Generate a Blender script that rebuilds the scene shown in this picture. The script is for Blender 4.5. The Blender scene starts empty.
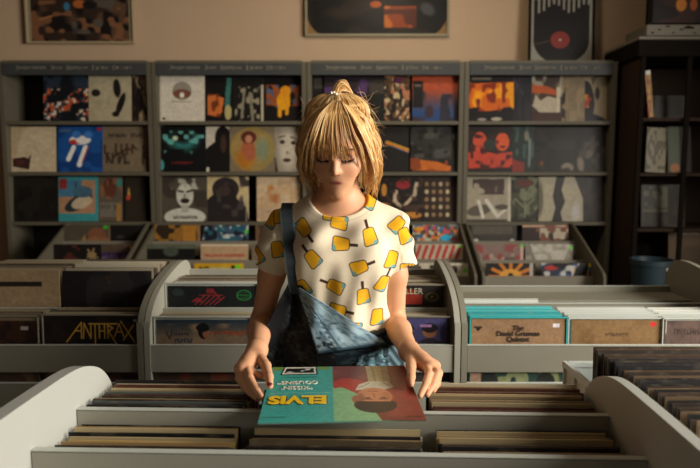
import bpy, bmesh, math, random
import numpy as np
from mathutils import Vector, Matrix
random.seed(7)
S = bpy.context.scene
COL = S.collection
PI = math.pi
F_PX = 600.0; CAM_H = 1.37; TILT = math.atan(64/600)

def P(u, v, Y):
    """the point at depth Y that the photograph shows at (u, v)"""
    x = (u-350)/F_PX; y = (234-v)/F_PX
    d = (x, math.cos(TILT)+y*math.sin(TILT), -math.sin(TILT)+y*math.cos(TILT))
    t = Y/d[1]
    return Vector((d[0]*t, Y, CAM_H+d[2]*t))

def s2l(c):
    c = np.clip(np.asarray(c, dtype=float)/255.0, 0, 1)
    return np.where(c <= .04045, c/12.92, ((c+.055)/1.055)**2.4)
def L4(c):
    r = s2l(c); return (float(r[0]), float(r[1]), float(r[2]), 1.0)

# ---------------------------------------------------------------- materials
MATS = {}
def mat(name, rgb, rough=.6, metal=0, var=.12, scale=20, bump=.0, bscale=60, spec=.4, stretch=None, coat=0):
    if name in MATS: return MATS[name]
    m = bpy.data.materials.new(name); m.use_nodes = True
    nt = m.node_tree; N = nt.nodes; b = N['Principled BSDF']
    b.inputs['Roughness'].default_value = rough; b.inputs['Metallic'].default_value = metal
    b.inputs['Specular IOR Level'].default_value = spec
    b.inputs['Coat Weight'].default_value = coat
    tc = N.new('ShaderNodeTexCoord'); mp = N.new('ShaderNodeMapping')
    nt.links.new(tc.outputs['Object'], mp.inputs['Vector'])
    if stretch: mp.inputs['Scale'].default_value = stretch
    no = N.new('ShaderNodeTexNoise'); no.inputs['Scale'].default_value = scale; no.inputs['Detail'].default_value = 5
    nt.links.new(mp.outputs[0], no.inputs['Vector'])
    mx = N.new('ShaderNodeMix'); mx.data_type = 'RGBA'
    c = L4(rgb)
    mx.inputs[6].default_value = tuple(x*(1-var) for x in c[:3])+(1,)
    mx.inputs[7].default_value = tuple(min(1, x*(1+var)) for x in c[:3])+(1,)
    nt.links.new(no.outputs['Fac'], mx.inputs[0]); nt.links.new(mx.outputs[2], b.inputs['Base Color'])
    if bump:
        n2 = N.new('ShaderNodeTexNoise'); n2.inputs['Scale'].default_value = bscale; n2.inputs['Detail'].default_value = 4
        nt.links.new(mp.outputs[0], n2.inputs['Vector'])
        bp = N.new('ShaderNodeBump'); bp.inputs['Strength'].default_value = bump; bp.inputs['Distance'].default_value = .01
        nt.links.new(n2.outputs['Fac'], bp.inputs['Height']); nt.links.new(bp.outputs[0], b.inputs['Normal'])
    MATS[name] = m; return m

def mat_attr(name, rough=.5, spec=.4, bump=0, bscale=200, coat=0, sss=0, weave=0, sheen=0):
    """base colour from the mesh's own colour attribute (the print, dye or skin tone)"""
    if name in MATS: return MATS[name]
    m = bpy.data.materials.new(name); m.use_nodes = True
    nt = m.node_tree; N = nt.nodes; b = N['Principled BSDF']
    a = N.new('ShaderNodeVertexColor'); a.layer_name = 'Col'
    no = N.new('ShaderNodeTexNoise'); no.inputs['Scale'].default_value = 40; no.inputs['Detail'].default_value = 4
    tc = N.new('ShaderNodeTexCoord'); nt.links.new(tc.outputs['Object'], no.inputs['Vector'])
    mr = N.new('ShaderNodeMapRange'); mr.inputs[3].default_value = .9; mr.inputs[4].default_value = 1.1
    nt.links.new(no.outputs['Fac'], mr.inputs[0])
    mx = N.new('ShaderNodeVectorMath'); mx.operation = 'SCALE'
    nt.links.new(a.outputs['Color'], mx.inputs[0]); nt.links.new(mr.outputs[0], mx.inputs['Scale'])
    nt.links.new(mx.outputs[0], b.inputs['Base Color'])
    b.inputs['Roughness'].default_value = rough; b.inputs['Specular IOR Level'].default_value = spec
    b.inputs['Coat Weight'].default_value = coat; b.inputs['Coat Roughness'].default_value = .25
    if sheen: b.inputs['Sheen Weight'].default_value = sheen
    if sss:
        b.inputs['Subsurface Weight'].default_value = sss
        b.inputs['Subsurface Radius'].default_value = (.012, .005, .003); b.inputs['Subsurface Scale'].default_value = .6
    if bump:
        n2 = N.new('ShaderNodeTexNoise'); n2.inputs['Scale'].default_value = bscale; n2.inputs['Detail'].default_value = 5
        nt.links.new(tc.outputs['Object'], n2.inputs['Vector'])
        bp = N.new('ShaderNodeBump'); bp.inputs['Strength'].default_value = bump; bp.inputs['Distance'].default_value = .004
        nt.links.new(n2.outputs['Fac'], bp.inputs['Height']); nt.links.new(bp.outputs[0], b.inputs['Normal'])
    MATS[name] = m; return m

def mat_sleeve():
    """worn card sleeve: its colour is the object's own, rubbed pale in patches"""
    m = bpy.data.materials.new('worn_sleeve'); m.use_nodes = True
    nt = m.node_tree; N = nt.nodes; b = N['Principled BSDF']
    oi = N.new('ShaderNodeObjectInfo'); tc = N.new('ShaderNodeTexCoord')
    mp = N.new('ShaderNodeMapping'); nt.links.new(tc.outputs['Object'], mp.inputs['Vector'])
    ad = N.new('ShaderNodeVectorMath'); ad.operation = 'SCALE'; ad.inputs['Scale'].default_value = 37
    cb = N.new('ShaderNodeCombineXYZ')
    for i in range(3): nt.links.new(oi.outputs['Random'], cb.inputs[i])
    nt.links.new(cb.outputs[0], ad.inputs[0]); nt.links.new(ad.outputs[0], mp.inputs['Location'])
    no = N.new('ShaderNodeTexNoise'); no.inputs['Scale'].default_value = 22; no.inputs['Detail'].default_value = 4
    nt.links.new(mp.outputs[0], no.inputs['Vector'])
    rp = N.new('ShaderNodeMapRange'); rp.inputs[1].default_value = .52; rp.inputs[2].default_value = .75; rp.inputs[4].default_value = .22
    nt.links.new(no.outputs['Fac'], rp.inputs[0])
    mx = N.new('ShaderNodeMix'); mx.data_type = 'RGBA'
    nt.links.new(rp.outputs[0], mx.inputs[0]); nt.links.new(oi.outputs['Color'], mx.inputs[6])
    mx.inputs[7].default_value = L4((190, 170, 135))
    nt.links.new(mx.outputs[2], b.inputs['Base Color']); b.inputs['Roughness'].default_value = .55
    return m

# ---------------------------------------------------------------- meshes
class MB:
    def __init__(s): s.v = []; s.f = []; s.c = []
    def add(s, vs, fs, col=None):
        o = len(s.v); s.v += [tuple(x) for x in vs]; s.f += [tuple(i+o for i in f) for f in fs]
        if col is not None: s.c += [col]*len(vs)
        return s
    def box(s, x0, x1, y0, y1, z0, z1, col=None, M=None):
        vs = [Vector((x, y, z)) for x in (x0, x1) for y in (y0, y1) for z in (z0, z1)]
        if M: vs = [M@v for v in vs]
        return s.add(vs, [(0,1,3,2),(4,6,7,5),(0,4,5,1),(2,3,7,6),(0,2,6,4),(1,5,7,3)], col)
    def prism(s, pts, x0, x1, axis='x', col=None):
        n = len(pts)
        def mk(a, b, t): return (t, a, b) if axis == 'x' else ((a, t, b) if axis == 'y' else (a, b, t))
        vs = [mk(a, b, x0) for a, b in pts]+[mk(a, b, x1) for a, b in pts]
        fs = [tuple(range(n))[::-1], tuple(range(n, 2*n))]+[(i, (i+1) % n, n+(i+1) % n, n+i) for i in range(n)]
        return s.add(vs, fs, col)
    def cyl(s, a, b, ra, rb=None, n=20, col=None, caps=True):
        a = Vector(a); b = Vector(b); rb = ra if rb is None else rb
        d = (b-a).normalized(); u = d.orthogonal().normalized(); w = d.cross(u)
        vs = [c+(u*math.cos(2*PI*i/n)+w*math.sin(2*PI*i/n))*r for c, r in ((a, ra), (b, rb)) for i in range(n)]
        fs = [(i, (i+1) % n, n+(i+1) % n, n+i) for i in range(n)]
        if caps: fs += [tuple(range(n))[::-1], tuple(range(n, 2*n))]
        return s.add(vs, fs, col)
    def tube(s, pts, rs, n=5, col=None):
        o = len(s.v); m = len(pts); vs = []
        pts = [Vector(p) for p in pts]
        u = None
        for i, p in enumerate(pts):
            d = (pts[min(i+1, m-1)]-pts[max(i-1, 0)]).normalized()
            if u is None: u = d.orthogonal().normalized()
            u = u-d*u.dot(d)
            u = u.normalized() if u.length > 1e-5 else d.orthogonal().normalized()
            w = d.cross(u)
            for k in range(n):
                a = 2*PI*k/n; vs.append(p+(u*math.cos(a)+w*math.sin(a))*rs[i])
        fs = [(i*n+k, i*n+(k+1) % n, (i+1)*n+(k+1) % n, (i+1)*n+k) for i in range(m-1) for k in range(n)]
        fs += [tuple(range(n))[::-1], tuple((m-1)*n+k for k in range(n))]
        return s.add(vs, fs, col)
    def mesh(s, name, m, smooth=False, bevel=0, seg=2):
        me = bpy.data.meshes.new(name); me.from_pydata(s.v, [], s.f)
        if s.c:
            a = me.color_attributes.new('Col', 'FLOAT_COLOR', 'POINT')
            a.data.foreach_set('color', np.array([tuple(c) if len(c) == 4 else tuple(c)+(1,) for c in s.c], dtype=np.float32).ravel())
        bm = bmesh.new(); bm.from_mesh(me)
        bmesh.ops.recalc_face_normals(bm, faces=bm.faces)
        if bevel: bmesh.ops.bevel(bm, geom=bm.edges[:], offset=bevel, segments=seg, affect='EDGES', clamp_overlap=True)
        bm.to_mesh(me); bm.free()
        if smooth: me.polygons.foreach_set('use_smooth', [True]*len(me.polygons))
        me.materials.append(m); return me
    def build(s, name, m, parent=None, smooth=False, bevel=0, seg=2):
        return obj(name, s.mesh(name, m, smooth, bevel, seg), parent)

def obj(name, data, parent=None):
    o = bpy.data.objects.new(name, data); COL.objects.link(o)
    if parent: o.parent = parent
    return o
def tag(o, label, cat, group=None):
    o['label'] = label; o['category'] = cat
    if group: o['group'] = group
    return o
def thing(name, label, cat, loc=(0, 0, 0), rz=0, group=None):
    o = obj(name, None); o.location = loc; o.rotation_euler = (0, 0, rz); o.empty_display_size = .05
    return tag(o, label, cat, group)
def struct(o): o['kind'] = 'structure'; return o

def text_mesh(txt, size, font_scale=(1, 1), depth=.0004, align='CENTER', bold=0, shear=0):
    cu = bpy.data.curves.new('lettering', 'FONT'); cu.body = txt; cu.size = size; cu.align_x = align; cu.align_y = 'CENTER'
    cu.extrude = depth; cu.offset = bold; cu.resolution_u = 3; cu.shear = shear
    o = bpy.data.objects.new('lettering', cu); COL.objects.link(o)
    bpy.context.view_layer.update()
    me = bpy.data.meshes.new_from_object(o)
    bpy.data.objects.remove(o); bpy.data.curves.remove(cu)
    me.transform(Matrix.Diagonal((font_scale[0], font_scale[1], 1, 1)))
    return me
def lettering(txt, size, m, parent, loc, rot=(PI/2, 0, 0), **k):
    me = text_mesh(txt, size, **k); me.materials.clear(); me.materials.append(m)
    o = obj('lettering', me, parent); o.location = loc; o.rotation_euler = rot; return o

# ---------------------------------------------------------------- printed artwork painted on a grid
class Art:
    def __init__(s, n, base):
        s.n = n; t = (np.arange(n)+.5)/n
        s.X, s.Y = np.meshgrid(t, t); s.c = np.empty((n, n, 3)); s.c[:] = base; s.rs = np.random.RandomState(n*7+int(sum(base)))
    def put(s, m, c): 
        m = np.clip(m, 0, 1)[..., None]; s.c = s.c*(1-m)+np.array(c, float)*m; return s
    def e(s, d): return np.clip(.5-d*s.n, 0, 1)
    def rect(s, x0, y0, x1, y1, c): return s.put(s.e(np.maximum(np.maximum(x0-s.X, s.X-x1), np.maximum(y0-s.Y, s.Y-y1))), c)
    def ell(s, x, y, rx, ry, c, a=0, soft=0):
        dx = s.X-x; dy = s.Y-y; ca, sa = math.cos(a), math.sin(a)
        k = np.sqrt(((dx*ca+dy*sa)/rx)**2+((dy*ca-dx*sa)/ry)**2)
        return s.put(np.clip((1-k)/max(soft, 1e-3), 0, 1) if soft else s.e((k-1)*min(rx, ry)), c)
    def line(s, x0, y0, x1, y1, w, c):
        px = s.X-x0; py = s.Y-y0; bx = x1-x0; by = y1-y0
        t = np.clip((px*bx+py*by)/(bx*bx+by*by+1e-9), 0, 1)
        return s.put(s.e(np.hypot(px-bx*t, py-by*t)-w/2), c)
    def poly(s, pts, c):
        ins = np.zeros_like(s.X, bool); n = len(pts)
        for i in range(n):
            x0, y0 = pts[i]; x1, y1 = pts[(i+1) % n]
            if y0 == y1: continue
            ins ^= ((y0 > s.Y) != (y1 > s.Y)) & (s.X < (x1-x0)*(s.Y-y0)/(y1-y0)+x0)
        return s.put(ins.astype(float), c)
    def grad(s, c0, c1, y0=0, y1=1):
        t = np.clip((s.Y-y0)/(y1-y0), 0, 1)[..., None]; s.c = np.array(c0, float)*(1-t)+np.array(c1, float)*t; return s
    def vn(s, k):
        g = s.rs.rand(k+2, k+2); xi = s.X*k; yi = s.Y*k; i = xi.astype(int); j = yi.astype(int); fx = xi-i; fy = yi-j
        fx = fx*fx*(3-2*fx); fy = fy*fy*(3-2*fy)
        return (g[j, i]*(1-fx)+g[j, i+1]*fx)*(1-fy)+(g[j+1, i]*(1-fx)+g[j+1, i+1]*fx)*fy
    def noise(s, k, c, th=.5, soft=.15, x0=0, y0=0, x1=1, y1=1, amt=1):
        m = np.clip((s.vn(k)-th)/soft, 0, 1)*amt*((s.X >= x0) & (s.X <= x1) & (s.Y >= y0) & (s.Y <= y1))
        return s.put(m, c)
    def fine(s, amt=.045):
        """print grain and rubbed wear"""
        m = 1+amt*(s.vn(int(s.n*.45))-.5)*2+amt*.8*(s.vn(max(4, s.n//5))-.5)*2+amt*.6*(s.vn(5)-.5)*2
        s.c = np.clip(s.c*m[..., None]+4*(s.vn(int(s.n*.3))[..., None]-.3), 0, 255); return s
    def squeeze(s, a, b):
        """move the upper part of the design (above a) into the strip above b"""
        y = (np.arange(s.n)+.5)/s.n; src = np.where(y >= b, 1-(1-y)*(1-a)/(1-b), y*a/b)
        s.c = s.c[np.clip((src*s.n).astype(int), 0, s.n-1)]; return s
    def words(s, x0, x1, y, h, c, seed=1, gap=.25):
        r = random.Random(seed); x = x0; w = h*.55
        while x < x1:
            if r.random() > gap*.6:
                s.line(x, y-h/2*r.uniform(.6, 1), x, y+h/2*r.uniform(.6, 1), w*.35, c)
                s.line(x, y+r.choice((-.4, 0, .4))*h, min(x+w*.7, x1), y+r.choice((-.4, 0, .4))*h, w*.35, c)
            x += w
        return s
    def person(s, x, y, h, skin, top, hair):
        s.ell(x, y-.62*h, .3*h, .42*h, top).ell(x, y, .15*h, .2*h, skin).ell(x, y+.1*h, .17*h, .14*h, hair); return s

COVER_MAT = mat_attr('printed_card', .5, .22, coat=.06)
def art_mesh(name, art, w=.315, h=None, th=.003, m=None, y=0):
    """a card with the artwork on its front (-Y) face; origin at the middle of its foot"""
    h = h or w; n = art.n; me = bpy.data.meshes.new(name)
    xs = np.linspace(-w/2, w/2, n); zs = np.linspace(0, h, n); Xg, Zg = np.meshgrid(xs, zs)
    bulge = -.0012*np.cos(Xg/w*PI)*np.sin(Zg/h*PI)
    V = np.stack([Xg, bulge-th/2+y, Zg], -1).reshape(-1, 3)
    idx = np.arange(n*n).reshape(n, n)
    Fq = np.stack([idx[:-1, :-1], idx[:-1, 1:], idx[1:, 1:], idx[1:, :-1]], -1).reshape(-1, 4)
    k = n*n; B = np.array([(x, th/2+y, z) for x, z in ((-w/2, 0), (w/2, 0), (w/2, h), (-w/2, h))])
    fr = [idx[0, 0], idx[0, -1], idx[-1, -1], idx[-1, 0]]
    ring = [list(idx[0, :]), list(idx[:, -1]), list(idx[-1, ::-1]), list(idx[::-1, 0])]
    faces = [tuple(int(a) for a in q) for q in Fq]
    for i in range(4): faces.append(tuple([int(a) for a in ring[i]][::-1]+[k+i, k+(i+1) % 4]))
    faces.append((k+3, k+2, k+1, k))
    me.from_pydata([tuple(p) for p in V]+[tuple(b) for b in B], [], faces)
    cl = np.ones((k+4, 4), np.float32); cl[:k, :3] = s2l(art.c).reshape(-1, 3); cl[k:, :3] = cl[:k, :3].mean(0)
    a = me.color_attributes.new('Col', 'FLOAT_COLOR', 'POINT'); a.data.foreach_set('color', cl.ravel())
    me.materials.append(m or COVER_MAT); return me

# ---------------------------------------------------------------- distance field modelling for the figure
class Field:
    def __init__(s, lo, hi, h):
        s.lo = np.array(lo, float); s.h = h; s.sh = tuple(int(math.ceil((hi[i]-lo[i])/h))+1 for i in range(3))
        s.F = np.full(s.sh, .5, np.float32)
    def sub(s, lo, hi):
        i0 = np.clip(np.floor((np.array(lo)-s.lo)/s.h).astype(int), 0, None); i1 = np.minimum(np.ceil((np.array(hi)-s.lo)/s.h).astype(int)+1, s.sh)
        sl = tuple(slice(int(i0[i]), int(max(i1[i], i0[i]))) for i in range(3))
        ax = [(s.lo[i]+s.h*np.arange(sl[i].start, sl[i].stop)).astype(np.float32) for i in range(3)]
        return sl, ax[0][:, None, None], ax[1][None, :, None], ax[2][None, None, :]
    def comb(s, sl, d, k, op):
        a = s.F[sl]
        if a.size == 0: return
        if op == 'u':
            if k > 0: h = np.maximum(k-np.abs(a-d), 0)/k; r = np.minimum(a, d)-h*h*k*.25
            else: r = np.minimum(a, d)
        else:
            d = -d
            if k > 0: h = np.maximum(k-np.abs(a-d), 0)/k; r = np.maximum(a, d)+h*h*k*.25
            else: r = np.maximum(a, d)
        s.F[sl] = r
    def cone(s, a, b, ra, rb, k=.01, op='u', flat=None):
        a = np.array(a, float); b = np.array(b, float); pad = max(ra, rb)+k+4*s.h
        sl, X, Y, Z = s.sub(np.minimum(a, b)-pad, np.maximum(a, b)+pad); d = b-a; L = float(d@d)+1e-12
        t = ((X-a[0])*d[0]+(Y-a[1])*d[1]+(Z-a[2])*d[2])/L
        tc = np.clip(t, 0, 1); r = ra+(rb-ra)*tc
        D = np.sqrt((X-a[0]-d[0]*tc)**2+(Y-a[1]-d[1]*tc)**2+(Z-a[2]-d[2]*tc)**2)-r
        if flat is not None: D = np.maximum(D, (t-flat)*math.sqrt(L))
        s.comb(sl, D, k, op); return s
    def ell(s, c, r, k=.01, op='u', R=None, flat=1):
        c = np.array(c, float); r = np.array(r, float); pad = r.max()+k+4*s.h
        sl, X, Y, Z = s.sub(c-pad, c+pad); X = X-c[0]; Y = Y-c[1]; Z = Z-c[2]
        if R is not None: X, Y, Z = (R[0][i]*X+R[1][i]*Y+R[2][i]*Z for i in range(3))
        k0 = np.sqrt((X/r[0])**2+(Y/r[1])**2+(Z/r[2])**2); k1 = np.sqrt((X/r[0]**2)**2+(Y/r[1]**2)**2+(Z/r[2]**2)**2)+1e-9
        s.comb(sl, k0*(k0-1)/k1, k, op); return s
    def half(s, fn):
        sl, X, Y, Z = s.sub(s.lo, s.lo+s.h*np.array(s.sh)); s.F = np.maximum(s.F, fn(X, Y, Z)).astype(np.float32)
    def nets(s):
        F = s.F; h = s.h; ins = F < 0; nx, ny, nz = F.shape
        c = np.zeros((nx-1, ny-1, nz-1), np.int8)
        for a in (0, 1):
            for b in (0, 1):
                for d in (0, 1): c += ins[a:nx-1+a, b:ny-1+b, d:nz-1+d]
        act = np.argwhere((c > 0) & (c < 8)); vid = np.full(c.shape, -1, np.int32); vid[tuple(act.T)] = np.arange(len(act))
        acc = np.zeros((len(act), 3)); cnt = np.zeros(len(act))
        cor = [(a, b, d) for a in (0, 1) for b in (0, 1) for d in (0, 1)]
        for p in cor:
            for ax in range(3):
                if p[ax]: continue
                q = list(p); q[ax] = 1
                fa = F[tuple((act+np.array(p)).T)].astype(float); fb = F[tuple((act+np.array(q)).T)].astype(float)
                m = (fa < 0) != (fb < 0); t = np.where(m, fa/np.where(m, fa-fb, 1), 0)
                pt = np.tile(np.array(p, float), (len(act), 1)); pt[:, ax] += t; acc[m] += pt[m]; cnt[m] += 1
        V = s.lo+(act+acc/cnt[:, None])*h; quads = []
        for ax in range(3):
            o1, o2 = [(1, 2), (2, 0), (0, 1)][ax]
            A = np.take(ins, range(F.shape[ax]-1), ax); B = np.take(ins, range(1, F.shape[ax]), ax)
            e = np.argwhere(A != B); e = e[(e[:, o1] > 0) & (e[:, o2] > 0) & (e[:, o1] < F.shape[o1]-1) & (e[:, o2] < F.shape[o2]-1)]
            def g(d1, d2):
                t = e.copy(); t[:, o1] -= d1; t[:, o2] -= d2; return vid[tuple(t.T)]
            q = np.stack([g(1, 1), g(0, 1), g(0, 0), g(1, 0)], 1); fl = ~ins[tuple(e.T)]; q[fl] = q[fl][:, ::-1]; quads.append(q)
        return V, np.concatenate(quads)

def np_mesh(name, V, Q, colfn, m, smooth_iter=0):
    me = bpy.data.meshes.new(name); nV = len(V)
    if smooth_iter:
        for _ in range(smooth_iter):
            acc = np.zeros_like(V); cnt = np.zeros(nV)
            for i in range(4):
                a = Q[:, i]; b = Q[:, (i+1) % 4]
                for k in range(3): acc[:, k] += np.bincount(a, V[b, k], nV)+np.bincount(b, V[a, k], nV)
                cnt += np.bincount(a, minlength=nV)+np.bincount(b, minlength=nV)
            V = V*.5+.5*acc/np.maximum(cnt, 1)[:, None]
    me.vertices.add(nV); me.vertices.foreach_set('co', V.astype(np.float32).ravel())
    me.loops.add(len(Q)*4); me.loops.foreach_set('vertex_index', Q.astype(np.int32).ravel())
    me.polygons.add(len(Q)); me.polygons.foreach_set('loop_start', np.arange(len(Q), dtype=np.int32)*4)
    me.polygons.foreach_set('use_smooth', [True]*len(Q))
    me.update(calc_edges=True); me.validate()
    if colfn is not None:
        c = np.ones((nV, 4), np.float32); c[:, :3] = s2l(colfn(V))
        a = me.color_attributes.new('Col', 'FLOAT_COLOR', 'POINT'); a.data.foreach_set('color', c.ravel())
    me.materials.append(m); return me
def subdiv(V, Q):
    """split every quad in four"""
    E = np.concatenate([Q[:, [i, (i+1) % 4]] for i in range(4)]); Es = np.sort(E, 1)
    u, inv = np.unique(Es, axis=0, return_inverse=True); inv = inv.reshape(-1); nV = len(V); nQ = len(Q)
    mid = V[u].mean(1); cen = V[Q].mean(1); V2 = np.concatenate([V, mid, cen])
    e = [nV+inv[i*nQ:(i+1)*nQ] for i in range(4)]; c = nV+len(u)+np.arange(nQ)
    return V2, np.concatenate([np.stack([Q[:, i], e[i], c, e[(i+3) % 4]], 1) for i in range(4)])
# ================================================================ materials of the place
M_wall = mat('plaster', (196, 168, 138), .9, var=.04, scale=6, bump=.15, bscale=90)
M_floor = mat('worn_floor', (70, 60, 50), .6, var=.2, scale=4)
M_ceil = mat('ceiling_paint', (110, 96, 80), .9, var=.04)  # unseen ceiling, kept dim to reduce bounced light
M_case = mat('grey_paint', (96, 90, 74), .6, var=.10, scale=9)
M_caseback = mat('dark_back_panel', (40, 36, 30), .8, var=.15)
M_head = mat('header_slate', (62, 64, 64), .6, var=.15)
M_pale = mat('pale_ink', (190, 184, 165), .6)
M_lam = mat('grey_laminate', (166, 163, 148), .5, var=.05, scale=12, bump=.05, bscale=200)
M_bin = mat('bin_grey', (132, 128, 112), .55, var=.08, scale=10, bump=.05, bscale=200)
M_binwarm = mat('bin_grey_inside', (128, 120, 104), .65, var=.1)
M_edge = mat('edge_highlight', (196, 200, 190), .45, var=.05)  # pale tone of the painted edge highlights, also on the window frame
M_darkwood = mat('dark_brown_wood', (56, 41, 30), .7, var=.2, scale=14, spec=.2, stretch=(1, 1, .1))
M_black = mat('black_paint', (26, 20, 15), .8, var=.2, spec=.08)
M_white_pl = mat('white_plastic', (214, 220, 214), .35, var=.04, spec=.5)
M_sleeve = mat_sleeve()
M_clear = mat('milky_plastic', (196, 200, 190), .25, var=.06, spec=.6)
M_teal_pl = mat('teal_plastic', (60, 176, 176), .3, var=.12, scale=30)

# ================================================================ the room
WX0, WX1, WY0, WY1, WH = -3.3, 3.3, -2.6, 4.55, 3.0
struct(MB().box(WX0-.1, WX1+.1, WY0, WY1+.1, -.06, 0).build('floor', M_floor))
struct(MB().box(WX0-.1, WX1+.1, WY0, WY1+.1, WH, WH+.06).build('ceiling', M_ceil))
struct(MB().box(WX0-.1, WX1+.1, WY1, WY1+.1, 0, WH).build('wall_back', M_wall))
struct(MB().box(WX0-.1, WX0, WY0, WY1, 0, WH).build('wall_left', mat('umber_bounce_cut', (92, 66, 46), .9, var=.05)))  # unseen wall, coloured dark to cut light bouncing onto the bins
wy0, wy1, wz0, wz1 = -.55, 1.55, 1.15, 2.75
wr = MB().box(WX1, WX1+.1, WY0, wy0, 0, WH).box(WX1, WX1+.1, wy1, WY1, 0, WH).box(WX1, WX1+.1, wy0, wy1, 0, wz0).box(WX1, WX1+.1, wy0, wy1, wz1, WH)
struct(wr.build('wall_right', M_wall))
wf = MB()
for a, b, c, d in ((wy0, wy0+.05, wz0, wz1), (wy1-.05, wy1, wz0, wz1), (wy0, wy1, wz0, wz0+.05), (wy0, wy1, wz1-.05, wz1), ((wy0+wy1)/2-.02, (wy0+wy1)/2+.02, wz0, wz1)):
    wf.box(WX1+.01, WX1+.07, a, b, c, d)
struct(wf.build('window_1', M_edge))

# ================================================================ bookcases along the back wall
CF, CB = 4.2, 4.5                      # front and back of the cases
XS = [-2.415, -1.362, -.298, .785, 1.835]
Z_SH = [1.007, 1.356, 1.706]; Z_TOP = 2.117
case_lab = ['leftmost grey record bookcase under the wide framed picture at the wall corner',
            'grey bookcase second from left, holding the white cover with an oval',
            'grey bookcase directly behind the blonde woman',
            'rightmost grey bookcase, below the framed black disc poster']
for i in range(4):
    x0, x1 = XS[i]+.002, XS[i+1]-.002
    t = thing('bookcase', case_lab[i], 'bookcase', ((x0+x1)/2, CF, 0), 0, 'grey bookcases along the back wall')
    hw = (x1-x0)/2
    for s in (-1, 1):
        MB().box(min(s*hw, s*(hw-.032)), max(s*hw, s*(hw-.032)), 0, .3, 0, Z_TOP-.01).build('side_panel', M_case, t, bevel=.002)
    MB().box(-hw+.032, hw-.032, .288, .3, 0, Z_TOP-.02).build('back_panel', M_caseback, t)
    MB().box(-hw+.03, hw-.03, .0, .29, Z_TOP-.022, Z_TOP-.002).build('shelf', M_case, t, bevel=.002)
    for z in Z_SH+[.6, .2]:
        MB().box(-hw+.032, hw-.032, .004, .287, z-.024, z).build('shelf', M_case, t, bevel=.002)
    hd = MB().box(-hw+.033, hw-.033, -.004, .012, Z_TOP-.1, Z_TOP-.022).build('header_board', M_head, t, bevel=.001)
    r = random.Random(3); lt = MB(); x = -hw+.13
    for wl in (12, 5, 9, 6, 8):                                    # worn, unreadable pale heading
        for k in range(wl):
            w = r.uniform(.012, .02); hh = r.uniform(.013, .022) if k else .032
            lt.box(x, x+w*.55, -.0052, -.0038, Z_TOP-.052-hh/2, Z_TOP-.052+hh/2)
            if r.random() < .7: lt.box(x, x+w, -.0052, -.0038, Z_TOP-.054-.004+r.choice((-1, 0, 1))*.007, Z_TOP-.054+r.choice((-1, 0, 1))*.007+.002)
            x += w+.0015
        x += .028
        if x > hw-.12: break
    lt.build('lettering', mat('worn_ink', (128, 124, 108), .7), hd)

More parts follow.
